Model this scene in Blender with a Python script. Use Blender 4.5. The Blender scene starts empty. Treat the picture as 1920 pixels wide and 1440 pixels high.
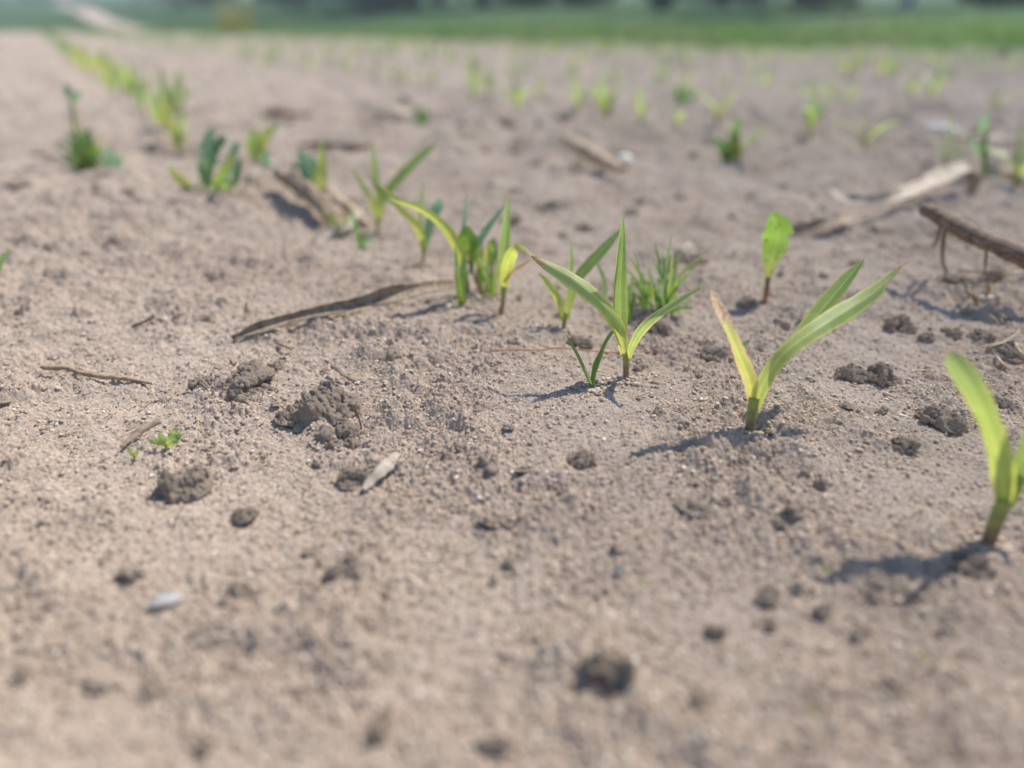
import bpy, math, random
import numpy as np
from mathutils import Vector, Matrix

random.seed(7)
RNG = np.random.default_rng(11)
S = bpy.context.scene
COL = S.collection
R = math.radians

# ------------------------------------------------------------------ camera
CAM_H = 0.166
PITCH = R(24.92)
F = 1442.0                      # focal length in photo pixels (1920 wide)
cam = bpy.data.cameras.new("camera")
cam.lens = 27.04
cam.sensor_width = 36.0
cam.clip_start = 0.01
cam.clip_end = 3000
cam.dof.use_dof = True
cam.dof.focus_distance = 0.372
cam.dof.aperture_fstop = 3.1
co = bpy.data.objects.new("camera", cam)
co.location = (0, 0, CAM_H)
co.rotation_euler = (math.pi / 2 - PITCH, 0, 0)
COL.objects.link(co)
S.camera = co

# ------------------------------------------------------------------ light
SUN_EL, SUN_AZ = R(58), R(56)   # azimuth measured from +Y (view direction) towards +X
w = bpy.data.worlds.new("World")
S.world = w
w.use_nodes = True
nt = w.node_tree
sky = nt.nodes.new("ShaderNodeTexSky")
sky.sky_type = 'NISHITA'
sky.sun_disc = False
sky.sun_elevation = SUN_EL
sky.sun_rotation = SUN_AZ
sky.dust_density = 0.2
sky.ozone_density = 3.0
nt.links.new(sky.outputs[0], nt.nodes["Background"].inputs[0])
nt.nodes["Background"].inputs[1].default_value = 0.14
sd = bpy.data.lights.new("sun", 'SUN')
sd.energy = 5.0
sd.angle = R(0.55)
sd.color = (1.0, 0.925, 0.82)
so = bpy.data.objects.new("sun", sd)
sv = Vector((math.sin(SUN_AZ) * math.cos(SUN_EL), math.cos(SUN_AZ) * math.cos(SUN_EL), math.sin(SUN_EL)))
so.rotation_euler = sv.to_track_quat('Z', 'Y').to_euler()
COL.objects.link(so)
S.view_settings.view_transform = 'Standard'
S.view_settings.look = 'None'
S.view_settings.exposure = 0.45
HAZE = .005
S.cycles.max_bounces = 6
S.cycles.transmission_bounces = 4

# ------------------------------------------------------------------ noise
def _hash(ix, iy, seed):
    h = (ix.astype(np.uint32) * np.uint32(374761393) + iy.astype(np.uint32) * np.uint32(668265263)
         + np.uint32((seed * 2246822519) & 0xffffffff))
    h = (h ^ (h >> np.uint32(13))) * np.uint32(1274126177)
    return h ^ (h >> np.uint32(16))

_ANG = np.arange(256) * (2 * np.pi / 256)
_GX = np.cos(_ANG).astype(np.float32)
_GY = np.sin(_ANG).astype(np.float32)

def gn(x, y, seed=0):
    """gradient noise, about -0.7..0.7"""
    x0 = np.floor(x); y0 = np.floor(y)
    fx = (x - x0).astype(np.float32); fy = (y - y0).astype(np.float32)
    ix = x0.astype(np.int64); iy = y0.astype(np.int64)
    u = fx * fx * fx * (fx * (fx * 6 - 15) + 10)
    v = fy * fy * fy * (fy * (fy * 6 - 15) + 10)
    def g(a, b):
        h = _hash(ix + a, iy + b, seed) & np.uint32(255)
        return _GX[h] * (fx - a) + _GY[h] * (fy - b)
    n0 = g(0, 0); n0 += u * (g(1, 0) - n0)
    n1 = g(0, 1); n1 += u * (g(1, 1) - n1)
    return n0 + v * (n1 - n0)

def billow(x, y, seed=0):
    """rounded lumps with creases between them, 0..1"""
    return np.minimum(np.abs(gn(x, y, seed)) * 2.2, 1.0)

def sstep(a, b, x):
    t = np.clip((x - a) / (b - a), 0, 1)
    return t * t * (3 - 2 * t)

# ------------------------------------------------------------------ terrain
MOUNDS = [(-0.36, 0.76, 0.026, 0.12), (-0.22, 0.52, 0.006, 0.09), (0.16, 0.52, 0.005, 0.09),
          (0.45, 0.62, 0.010, 0.12), (-0.05, 0.36, 0.004, 0.07), (0.09, 0.29, 0.004, 0.06),
          (0.8, 1.3, 0.02, 0.3), (-0.9, 1.6, 0.02, 0.3), (0.2, 1.15, 0.012, 0.25)]

def hmac(x, y):
    x = np.asarray(x, dtype=np.float64); y = np.asarray(y, dtype=np.float64)
    r = np.hypot(x, y)
    h = 0.0045 * gn(x / .21 + 3.1, y / .21 + 1.7, 1) + 0.0035 * gn(x / .085, y / .085, 2)
    far = np.clip((r - 0.8) / 4.0, 0, 1)
    h = h + far * (0.035 * gn(x / 1.1 + 7, y / 1.1, 3) + 0.02 * gn(x / .42, y / .42 + 5, 4))
    f2 = np.clip((r - 0.55) / 0.8, 0, 1)
    h = h + f2 * (0.020 * (billow(x / .16 + 3, y / .16, 5) - .4) + 0.013 * (billow(x / .07, y / .07 + 8, 6) - .4))
    h = h + far * 0.045 * (billow(x / .38 + 2, y / .38, 7) - .4)
    for mx, my, a, s in MOUNDS:
        h = h + a * np.exp(-((x - mx) ** 2 + (y - my) ** 2) / (2 * s * s))
    return h - 0.002

def hfine(x, y, r):
    rough = sstep(-0.25, 0.35, gn(x / .075 + 9, y / .075 + 4, 11) + 0.5 * gn(x / .03, y / .03, 12))
    rough = np.minimum(1.6, rough + 1.3 * np.exp(-((x + .30) ** 2 + (y - .60) ** 2) / .06) + .7 * np.exp(-((x - .42) ** 2 + (y - .6) ** 2) / .03))
    h = np.zeros_like(x)
    wx = x + 0.004 * gn(x / .013, y / .013, 13); wy = y + 0.004 * gn(x / .013 + 40, y / .013, 14)
    lump = billow(wx / .034, wy / .034, 15)
    fa = 1 + .9 * sstep(.6, 1.6, r)
    h += fa * (0.3 + .7 * rough) * 0.0042 * lump * sstep(.1, .8, lump)
    m = billow(wx / .014, wy / .014, 16)
    h += fa * (0.3 + .7 * rough) * 0.0026 * m
    near = r < 4.0
    xs, ys, rs = wx[near], wy[near], rough[near]
    a = billow(xs / .0062, ys / .0062, 17)
    hh = (0.3 + 0.85 * rs) * 0.0015 * a
    near2 = r[near] < 1.6
    x2, y2, r2 = x[near][near2], y[near][near2], rs[near2]
    h2 = (0.5 + 0.7 * r2) * 0.00100 * billow(x2 / .0030, y2 / .0030, 18)
    h2 += (0.75 + 0.5 * r2) * 0.00080 * billow(x2 / .0016, y2 / .0016, 19)
    hh[near2] += h2
    h[near] += hh
    return h - 0.0030

# ------------------------------------------------------------------ pixel helpers: find the place on the ground a photo pixel shows
CP, SP = math.cos(PITCH), math.sin(PITCH)
CAMV = np.array([0, 0, CAM_H])

def ray(px, py):
    u = (px - 960.0) / F; v = (720.0 - py) / F
    return np.array([u, CP + v * SP, -SP + v * CP])

def H0(x, y):
    return float(hmac(np.array([x]), np.array([y]))[0])

def gp(px, py, up=0.0):
    """point 'up' metres above the soil seen at a photo pixel"""
    d = ray(px, py)
    lo, t = 0.05, 0.05
    step = 1.01
    while t < 60:
        p = CAMV + d * t
        if p[2] <= H0(p[0], p[1]) + up:
            break
        lo = t
        t *= step + 0.01
    hi = t
    for _ in range(30):
        m = 0.5 * (lo + hi)
        p = CAMV + d * m
        if p[2] <= H0(p[0], p[1]) + up: hi = m
        else: lo = m
    return CAMV + d * hi

def atY(px, py, Y):
    d = ray(px, py)
    t = Y / d[1]
    return CAMV + d * t, t

def cat(pts, n):
    """Catmull-Rom through rows of pts, n samples"""
    P = np.asarray(pts, dtype=float)
    k = len(P)
    E = np.vstack([2 * P[0] - P[1], P, 2 * P[-1] - P[-2]])
    u = np.linspace(0, k - 1, n)
    i = np.minimum(u.astype(int), k - 2)
    f = (u - i)[:, None]
    p0, p1, p2, p3 = E[i], E[i + 1], E[i + 2], E[i + 3]
    return 0.5 * (2 * p1 + (p2 - p0) * f + (2 * p0 - 5 * p1 + 4 * p2 - p3) * f ** 2 + (3 * p1 - p0 - 3 * p2 + p3) * f ** 3)

def unit(a):
    return a / np.maximum(np.linalg.norm(a, axis=-1, keepdims=True), 1e-12)

# ------------------------------------------------------------------ object helpers
def tag(o, label=None, cat_=None, group=None, kind=None):
    if label: o["label"] = label
    if cat_: o["category"] = cat_
    if group: o["group"] = group
    if kind: o["kind"] = kind
    return o

def empty(name, loc, label, cat_, group=None):
    o = bpy.data.objects.new(name, None)
    o.empty_display_size = 0.01
    o.location = loc
    COL.objects.link(o)
    return tag(o, label, cat_, group)

def mesh_from(name, V, faces, mats, attrs=None, smooth=True):
    """V (n,3); faces: (m,k) int array or list of arrays"""
    me = bpy.data.meshes.new(name)
    V = np.asarray(V, dtype=np.float32)
    if not isinstance(faces, (list, tuple)):
        faces = [faces]
    faces = [np.asarray(f, dtype=np.int32) for f in faces if len(f)]
    nl = sum(f.size for f in faces); nf = sum(len(f) for f in faces)
    me.vertices.add(len(V)); me.loops.add(nl); me.polygons.add(nf)
    me.vertices.foreach_set("co", V.ravel())
    me.loops.foreach_set("vertex_index", np.concatenate([f.ravel() for f in faces]))
    starts = []; o = 0
    for f in faces:
        k = f.shape[1]
        starts.append(o + np.arange(len(f), dtype=np.int32) * k)
        o += f.size
    me.polygons.foreach_set("loop_start", np.concatenate(starts).astype(np.int32))
    if smooth:
        me.polygons.foreach_set("use_smooth", np.ones(nf, dtype=bool))
    for a, vals in (attrs or {}).items():
        at = me.attributes.new(a, 'FLOAT', 'POINT')
        at.data.foreach_set("value", np.asarray(vals, dtype=np.float32))
    for m in (mats if isinstance(mats, (list, tuple)) else [mats]):
        me.materials.append(m)
    me.update(calc_edges=True)
    return me

def link(name, me, parent=None, loc=(0, 0, 0)):
    o = bpy.data.objects.new(name, me)
    COL.objects.link(o)
    o.location = loc
    if parent is not None:
        o.parent = parent
    return o

def copy_thing(o, loc=None, rotz=None, scale=None):
    c = o.copy(); COL.objects.link(c)
    for ch in list(o.children):
        k = ch.copy(); COL.objects.link(k); k.parent = c
    if loc is not None: c.location = loc
    if rotz is not None: c.rotation_euler = (0, 0, rotz)
    if scale is not None: c.scale = (scale,) * 3
    return c

def grid_faces(nu, nv, wrap=False):
    i = np.arange(nu - 1)[:, None]
    j = np.arange(nv if wrap else nv - 1)[None, :]
    j2 = (j + 1) % nv
    a = i * nv + j
    return np.stack([a, i * nv + j2, (i + 1) * nv + j2, (i + 1) * nv + j + 0 * i], -1).reshape(-1, 4)

# ------------------------------------------------------------------ materials
class NB:
    def __init__(self, name):
        self.m = bpy.data.materials.new(name)
        self.m.use_nodes = True
        self.t = self.m.node_tree
        self.t.nodes.clear()
        self.out = self.n("ShaderNodeOutputMaterial")
    def n(self, typ, **kw):
        x = self.t.nodes.new(typ)
        for k, v in kw.items(): setattr(x, k, v)
        return x
    def l(self, a, b):
        self.t.links.new(a, b)
    def setv(self, sock, v):
        if hasattr(v, "is_linked") or isinstance(v, bpy.types.NodeSocket): self.l(v, sock)
        else: sock.default_value = v
    def noise(self, scale, detail=4, rough=.55, vec=None, dist=0):
        x = self.n("ShaderNodeTexNoise")
        x.inputs["Scale"].default_value = scale
        x.inputs["Detail"].default_value = detail
        x.inputs["Roughness"].default_value = rough
        x.inputs["Distortion"].default_value = dist
        if vec is not None: self.l(vec, x.inputs["Vector"])
        return x.outputs["Fac"]
    def ramp(self, fac, stops, interp='LINEAR'):
        x = self.n("ShaderNodeValToRGB")
        x.color_ramp.interpolation = interp
        els = x.color_ramp.elements
        while len(els) < len(stops): els.new(0.5)
        for e, (p, c) in zip(els, stops):
            e.position = p
            e.color = (*c, 1) if len(c) == 3 else c
        self.setv(x.inputs[0], fac)
        return x.outputs[0]
    def mix(self, fac, a, b, blend='MIX'):
        x = self.n("ShaderNodeMix", data_type='RGBA', blend_type=blend)
        self.setv(x.inputs[0], fac)
        for s, v in ((x.inputs[6], a), (x.inputs[7], b)):
            if isinstance(v, tuple): s.default_value = (*v[:3], 1)
            else: self.l(v, s)
        return x.outputs[2]
    def math(self, op, a, b=0.0, clamp=False):
        x = self.n("ShaderNodeMath", operation=op, use_clamp=clamp)
        self.setv(x.inputs[0], a); self.setv(x.inputs[1], b)
        return x.outputs[0]
    def attr(self, name):
        x = self.n("ShaderNodeAttribute"); x.attribute_name = name
        return x.outputs["Fac"]
    def obj(self):
        return self.n("ShaderNodeTexCoord").outputs["Object"]
    def bump(self, h, strength=.5, dist=.001):
        x = self.n("ShaderNodeBump")
        x.inputs["Strength"].default_value = strength
        x.inputs["Distance"].default_value = dist
        self.l(h, x.inputs["Height"])
        return x.outputs[0]
    def pbsdf(self, color, rough=.8, spec=.3, normal=None):
        x = self.n("ShaderNodeBsdfPrincipled")
        self.setv(x.inputs["Base Color"], color if not isinstance(color, tuple) else (*color[:3], 1))
        self.setv(x.inputs["Roughness"], rough)
        x.inputs["Specular IOR Level"].default_value = spec
        if normal is not None: self.l(normal, x.inputs["Normal"])
        return x.outputs[0]
    def done(self, sh):
        self.l(sh, self.out.inputs[0])
        return self.m

def soil_mat(name, dark, mid, pale, bump_d=.0006):
    b = NB(name)
    v = b.obj()
    big = b.noise(9, 5, .6, v)
    fine = b.noise(560, 4, .65, v)
    grain = b.noise(1300, 2, .5, v)
    c1 = b.ramp(big, [(.3, mid), (.7, tuple(.55 * x + .45 * y for x, y in zip(mid, pale)))])
    c2 = b.mix(b.ramp(fine, [(.36, (0.8,) * 3), (.56, (0,) * 3)]), c1, dark)
    c3 = b.mix(b.ramp(grain, [(.57, (0,) * 3), (.68, (.8,) * 3)]), c2, pale)
    h = b.math('ADD', fine, b.math('MULTIPLY', grain, .5))
    sh = b.pbsdf(c3, .95, .12, b.bump(h, .9, bump_d))
    sh.node.inputs['Diffuse Roughness'].default_value = 1.0
    return b.done(sh)

M_SOIL = soil_mat("dry sandy soil", (.255, .198, .153), (.43, .342, .268), (.66, .565, .475))
M_LUMP = soil_mat("dry soil crumb", (.25, .192, .145), (.40, .316, .243), (.58, .49, .40))
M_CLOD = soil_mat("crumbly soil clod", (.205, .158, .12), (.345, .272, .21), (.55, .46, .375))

def crumb_mat():
    b = NB("soil crumb")
    g = b.n("ShaderNodeNewGeometry").outputs["Random Per Island"]
    c = b.ramp(g, [(0, (.27, .205, .155)), (.25, (.38, .30, .232)), (.75, (.49, .395, .31)), (.95, (.62, .53, .44)), (1, (.78, .72, .64))])
    n = b.noise(1800, 2, .5, b.obj())
    c = b.mix(b.ramp(n, [(.4, (.45,) * 3), (.6, (0,) * 3)]), c, (.16, .12, .09))
    return b.done(b.pbsdf(c, .95, .12))
M_CRUMB = crumb_mat()

def leaf_mat(name, base, mid, tip, trans=.5, dry=0.0, dryc=(.42, .27, .13), spots=False, gloss=.42, edge=0.0, edgec=(.5, .46, .10)):
    b = NB(name)
    t = b.attr("lt"); wv = b.attr("lw")
    v = b.obj()
    k_ = .84
    base, mid, tip = (tuple(k_ * x for x in q) for q in (base, mid, tip))
    c = b.ramp(t, [(0, base), (.45, mid), (1, tip)])
    # fine parallel veins and a pale midrib
    vein = b.math('SINE', b.math('MULTIPLY', wv, 34.0))
    c = b.mix(b.ramp(b.math('MULTIPLY', b.math('ADD', vein, 1.0), .5), [(.5, (0,) * 3), (1, (.22,) * 3)]), c, tuple(min(1, x * 1.6 + .03) for x in mid))
    absw = b.math('ABSOLUTE', wv)
    c = b.mix(b.ramp(absw, [(0.02, (.45,) * 3), (.10, (0,) * 3)]), c, tuple(min(1, x * 1.7 + .05) for x in base))
    bl = b.noise(160, 3, .6, v)
    c = b.mix(b.ramp(bl, [(.35, (.30,) * 3), (.65, (0,) * 3)]), c, tuple(x * .62 for x in mid))
    if edge > 0:
        e = b.math('ADD', absw, b.math('MULTIPLY', b.math('SUBTRACT', bl, .5), .4))
        c = b.mix(b.ramp(e, [(.66, (0,) * 3), (.84, (edge,) * 3)]), c, edgec)
    if dry > 0:
        d = b.math('ADD', t, b.math('MULTIPLY', b.math('SUBTRACT', b.noise(110, 4, .65, v), .5), .5))
        d = b.math('ADD', d, b.math('MULTIPLY', absw, .10))
        fac = b.ramp(d, [(max(0, 1.0 - dry), (0,) * 3), (min(1, 1.0 - dry + .08), (1,) * 3)])
        fib = b.noise(700, 3, .6, v)
        c = b.mix(fac, c, b.ramp(fib, [(.35, tuple(x * .5 for x in dryc)), (.6, dryc), (.8, tuple(min(1, x * 1.5) for x in dryc))]))
    if spots:
        s = b.noise(420, 2, .5, v)
        c = b.mix(b.ramp(s, [(.66, (0,) * 3), (.69, (.9,) * 3)]), c, (.02, .02, .015))
    nrm = b.bump(b.math('ADD', vein, b.math('MULTIPLY', bl, 3)), .25, .0002)
    p = b.pbsdf(c, gloss, .45, nrm)
    tr = b.n("ShaderNodeBsdfTranslucent")
    hs = b.n("ShaderNodeHueSaturation")
    hs.inputs["Saturation"].default_value = 1.02
    hs.inputs["Value"].default_value = 2.0
    b.l(c, hs.inputs["Color"])
    b.l(hs.outputs[0], tr.inputs[0])
    mx = b.n("ShaderNodeMixShader")
    mx.inputs[0].default_value = trans
    b.l(p, mx.inputs[1]); b.l(tr.outputs[0], mx.inputs[2])
    return b.done(mx.outputs[0])

YB = (.38, .42, .10)
M_CORN = leaf_mat("corn leaf", YB, (.24, .35, .10), (.20, .33, .12), .46, edge=.3)
M_CORN_Y = leaf_mat("yellow corn leaf", (.42, .44, .09), (.36, .41, .09), (.25, .34, .10), .5, edge=.3)
M_CORN_DRY = leaf_mat("corn leaf with dry tip", (.44, .46, .11), (.27, .37, .13), (.26, .34, .17), .46, dry=.13, edge=.4, edgec=(.58, .56, .14))  # yellow margin colour stands in for sunlight glowing through the folded leaf edge
M_ROW = leaf_mat("far corn leaf", (.27, .33, .10), (.20, .29, .09), (.19, .27, .12), .42)
M_CORN_VDRY = leaf_mat("half dried corn leaf", (.48, .48, .10), (.42, .43, .13), (.36, .36, .20), .45, dry=.44, dryc=(.42, .32, .22), edge=.9, edgec=(.5, .35, .17))
M_CORN_BROWN = leaf_mat("corn leaf with brown tip", (.38, .42, .08), (.30, .38, .09), (.16, .28, .14), .44, dry=.035, dryc=(.45, .25, .08), edge=.35)
M_BLUE = leaf_mat("blue green leaf", (.24, .35, .15), (.20, .33, .18), (.21, .35, .21), .42, gloss=.36)
M_GRASS = leaf_mat("grass blade", (.20, .31, .08), (.14, .25, .07), (.15, .25, .09), .42)
M_GRASS_Y = leaf_mat("yellowish grass blade", (.30, .36, .06), (.20, .30, .05), (.26, .26, .08), .45)
M_DAND = leaf_mat("dandelion leaf", (.30, .22, .09), (.23, .38, .06), (.20, .35, .055), .52, spots=True)
M_WEED = leaf_mat("weed leaf", (.14, .22, .06), (.09, .19, .07), (.09, .19, .07), .4)
M_DRYLEAF = leaf_mat("dried leaf", (.42, .24, .10), (.45, .31, .17), (.5, .38, .24), .3)
M_REDSTEM = leaf_mat("reddish sprout", (.34, .10, .07), (.30, .12, .07), (.14, .22, .06), .3)

def stem_mat():
    b = NB("corn stem")
    t = b.attr("lt")
    c = b.ramp(t, [(0, (.31, .16, .115)), (.28, (.36, .26, .15)), (.75, (.34, .42, .11)), (1, (.36, .46, .09))])
    n = b.noise(250, 3, .6, b.obj())
    c = b.mix(b.ramp(n, [(.35, (.5,) * 3), (.6, (0,) * 3)]), c, (.16, .10, .07))
    p = b.pbsdf(c, .45, .4)
    tr = b.n("ShaderNodeBsdfTranslucent"); b.l(c, tr.inputs[0])
    mx = b.n("ShaderNodeMixShader"); mx.inputs[0].default_value = .25
    b.l(p, mx.inputs[1]); b.l(tr.outputs[0], mx.inputs[2])
    return b.done(mx.outputs[0])
M_STEM = stem_mat()

def dry_mat(name, dark, mid, pale, rough=.8, sl=1.0, stain=.55):
    b = NB(name)
    v = b.obj()
    wv = b.attr("lw")
    fib = b.math('SINE', b.math('ADD', b.math('MULTIPLY', wv, 30.0 * sl), b.math('MULTIPLY', b.noise(90, 3, .6, v), 8.0)))
    n = b.noise(220, 5, .65, v)
    f = b.math('ADD', b.math('MULTIPLY', fib, .10), n)
    c = b.ramp(f, [(.32, dark), (.52, mid), (.72, pale)])
    st = b.noise(130, 5, .7, v)
    c = b.mix(b.ramp(st, [(.46, (0,) * 3), (.62, (stain,) * 3)]), c, (.25, .19, .14))
    return b.done(b.pbsdf(c, rough, .25, b.bump(f, .7, .0008)))
M_HUSK = dry_mat("dry husk", (.20, .15, .10), (.40, .32, .225), (.60, .51, .39))
M_HUSK_G = dry_mat("grey weathered husk", (.11, .085, .06), (.24, .19, .14), (.42, .35, .27))
M_PALE = dry_mat("bleached husk", (.28, .24, .19), (.41, .36, .30), (.55, .50, .43))
M_BLEACH = dry_mat("sun bleached husk", (.30, .25, .195), (.45, .39, .315), (.60, .54, .455))
M_TWIG = dry_mat("tan twig", (.16, .11, .07), (.34, .25, .16), (.52, .42, .29))
M_BARK = dry_mat("dark brown stick", (.075, .052, .040), (.15, .105, .08), (.26, .19, .145))
M_STONE = dry_mat("pale pebble", (.26, .25, .235), (.36, .355, .35), (.47, .475, .48), .7)
M_STONE_D = dry_mat("bluish grey pebble", (.07, .085, .09), (.14, .16, .165), (.26, .28, .28), .7)
M_STRAW = dry_mat("straw", (.26, .20, .13), (.48, .39, .27), (.66, .57, .43))
M_THREAD = dry_mat("orange fibre", (.35, .15, .07), (.52, .26, .13), (.62, .38, .22))
M_WHITE = dry_mat("white pith", (.45, .42, .37), (.62, .59, .53), (.78, .76, .70))

def simple_mat(name, stops, scale, rough=.9, det=5):
    b = NB(name)
    return b.done(b.pbsdf(b.ramp(b.noise(scale, det, .6, b.obj()), stops), rough, .2))

# ------------------------------------------------------------------ ground sheet
def build_ground():
    ths = np.concatenate([np.linspace(-math.pi, -1.15, 50)[:-1], np.linspace(-1.15, -.8, 130)[:-1], np.linspace(-0.8, 0.8, 1430), np.linspace(.8, 1.15, 130)[1:], np.linspace(1.15, math.pi, 50)[1:-1]])
    rs = [0.002, .02, .045, .07, .09, .10]
    r = .105
    while r < 2.0:
        rs.append(r); r += max(.00042, .00060 * (r / .35) ** 1.5)
    while r < 46.0:
        rs.append(r); r *= 1.0125
    rs = np.array(rs)
    nr, nt_ = len(rs), len(ths)
    RR, TT = np.meshgrid(rs, ths, indexing='ij')
    x = (RR * np.sin(TT)).ravel(); y = (RR * np.cos(TT)).ravel()
    r_ = RR.ravel()
    z = hmac(x, y) + hfine(x, y, r_)
    V = np.stack([x, y, z], -1)
    f = grid_faces(nr, nt_, wrap=True)[:, ::-1]
    me = mesh_from("ground", V, f, M_SOIL)
    o = link("ground", me)
    tag(o, "bare dry sandy field soil with crumbs between the crop rows", None, None, "structure")
build_ground()

# ------------------------------------------------------------------ meadow beyond the field, rising gently
_EA = np.radians([-180, -120, -75, -45, -31, -16, 0, 15, 31, 60, 90, 135, 180])
_ER = np.array([30, 34, 40, 40, 34, 15.5, 8.6, 7.3, 6.4, 7.0, 9.5, 18, 30.0])
def edgeR(th):
    base = np.interp(th, _EA, _ER)
    return base * (1 + 0.03 * np.sin(th * 23.0) + 0.02 * np.sin(th * 61 + 1))
def hmeadow(x, y):
    r = np.hypot(x, y); th = np.arctan2(x, y)
    d = r - edgeR(th)
    return np.where(d < 0, -.05, 0) + (-0.03 + .10 * sstep(-.3, .9, d) + .040 * np.maximum(d, 0) * sstep(0, 6, d)) \
        + sstep(1, 12, d) * (.25 * gn(x / 17, y / 17, 31) + .06 * gn(x / 3.1, y / 3.1, 32))

def build_meadow():
    ths = np.concatenate([np.linspace(-math.pi, -0.9, 60)[:-1], np.linspace(-0.9, 0.9, 260), np.linspace(0.9, math.pi, 60)[1:-1]])
    q = np.concatenate([[-.3, -.15, 0], np.geomspace(.12, 110, 110)])
    Q, T = np.meshgrid(q, ths, indexing='ij')
    RR = edgeR(T) + Q
    x = (RR * np.sin(T)).ravel(); y = (RR * np.cos(T)).ravel()
    V = np.stack([x, y, hmeadow(x, y)], -1)
    b = NB("meadow turf")
    v = b.obj()
    c = b.ramp(b.noise(.35, 5, .6, v), [(.3, (.026, .072, .026)), (.5, (.042, .088, .035)), (.66, (.08, .112, .066))])
    c = b.mix(b.ramp(b.noise(6, 5, .6, v), [(.35, (.6,) * 3), (.6, (0,) * 3)]), c, (.04, .10, .02))
    m = b.done(b.pbsdf(c, .9, .15))
    o = link("meadow", mesh_from("meadow", V, grid_faces(len(q), len(ths), True)[:, ::-1], m))
    tag(o, "green meadow rising gently beyond the edge of the field", None, None, "structure")
build_meadow()

def gm(px, py, dmin=0.0):
    """meadow point seen at a pixel (beyond the field edge)"""
    d = ray(px, py); t = 4.0
    while t < 300:
        p = CAMV + d * t
        if np.hypot(p[0], p[1]) - edgeR(math.atan2(p[0], p[1])) > dmin and p[2] <= float(hmeadow(np.array([p[0]]), np.array([p[1]]))[0]):
            return p
        t *= 1.01
    return CAMV + d * 60

def polar_meadow(px, dist):
    """point on the meadow in the direction of pixel column px, dist beyond the field edge"""
    d = ray(px, 40); th = math.atan2(d[0], d[1])
    r = float(edgeR(th)) + dist
    x, y = r * math.sin(th), r * math.cos(th)
    return np.array([x, y, float(hmeadow(np.array([x]), np.array([y]))[0])])

# dirt track curving up the meadow
def build_track():
    # world polyline: starts at the field edge and curves away up the slope
    pts = [polar_meadow(268, .3), polar_meadow(238, 2.0), polar_meadow(196, 6.5), polar_meadow(172, 13), polar_meadow(150, 24), polar_meadow(120, 40)]
    P = cat(pts, 60)
    T = unit(np.gradient(P, axis=0)); N = np.stack([-T[:, 1], T[:, 0], 0 * T[:, 0]], -1)
    wd = np.linspace(.38, .5, 60)
    V = []
    for s in np.linspace(-1, 1, 7):
        q = P + N * (s * wd)[:, None]
        q[:, 2] = hmeadow(q[:, 0], q[:, 1]) + .05 - .02 * abs(s)
        V.append(q)
    V = np.stack(V, 1).reshape(-1, 3)
    o = link("track", mesh_from("track", V, grid_faces(60, 7), simple_mat("track dirt", [(.3, (.36, .28, .23)), (.7, (.5, .41, .35))], 3)))
    tag(o, "pale dirt track curving up through the meadow", None, None, "structure")
build_track()

# meadow grass: uncountable blades along the field margin
def build_meadow_grass():
    n = 38000
    th = RNG.uniform(-1.05, 1.05, n)
    q = np.where(RNG.uniform(0, 1, n) < .80, RNG.gamma(1.3, .9, n), -np.minimum(RNG.gamma(1.1, .9, n), 3.0))
    r = edgeR(th) + q
    x = r * np.sin(th); y = r * np.cos(th)
    z = np.maximum(hmeadow(x, y), hmac(x, y)) - .01
    hgt = RNG.uniform(.10, .24, n) * (1 + .4 * gn(x / 1.7, y / 1.7, 41)) * (.28 + .62 * sstep(-.3, 1.0, q)) * (.75 + .5 * gn(x / .6, y / .6, 42))
    hgt *= np.interp(th, [-.6, -.25, .1, .6], [.6, .8, 1.0, .9])
    a = RNG.uniform(0, 2 * np.pi, n)
    la = RNG.uniform(0, 2 * np.pi, n); ln = RNG.uniform(.05, .5, n) * hgt
    wd = RNG.uniform(.004, .009, n) * (1 + np.abs(q) * .12)
    W = np.stack([np.cos(a), np.sin(a), 0 * a], -1) * wd[:, None]
    L = np.stack([np.cos(la) * ln, np.sin(la) * ln, 0 * ln], -1)
    B = np.stack([x, y, z], -1)
    Zv = np.stack([0 * hgt, 0 * hgt, hgt], -1)
    V = np.stack([B - W, B + W, B + .5 * Zv + .25 * L + .8 * W, B + .5 * Zv + .25 * L - .8 * W, B + Zv + L], 1).reshape(-1, 3)
    i = np.arange(n)[:, None] * 5
    quads = np.concatenate([i + [0, 1, 2, 3]]); tris = i + np.array([3, 2, 4])
    lt = np.tile([0, 0, .5, .5, 1], n)
    b = NB("meadow grass")
    rn = b.n("ShaderNodeNewGeometry").outputs["Random Per Island"]
    c = b.ramp(rn, [(0, (.13, .27, .06)), (.6, (.17, .34, .08)), (.9, (.27, .36, .14)), (1, (.42, .38, .25))])
    c = b.mix(b.ramp(b.noise(.7, 3, .6, b.obj()), [(.42, (0,) * 3), (.62, (.75,) * 3)]), c, (.30, .33, .16))
    p = b.pbsdf(c, .6, .2)
    tr = b.n("ShaderNodeBsdfTranslucent"); b.l(c, tr.inputs[0])
    mx = b.n("ShaderNodeMixShader"); mx.inputs[0].default_value = .6
    b.l(p, mx.inputs[1]); b.l(tr.outputs[0], mx.inputs[2])
    o = link("meadow_grass", mesh_from("meadow_grass", V, [quads, tris], b.done(mx.outputs[0]), {"lt": lt}, smooth=False))
    tag(o, "uncut green grass along the far margin of the field", "grass", None, "stuff")
build_meadow_grass()

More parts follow.
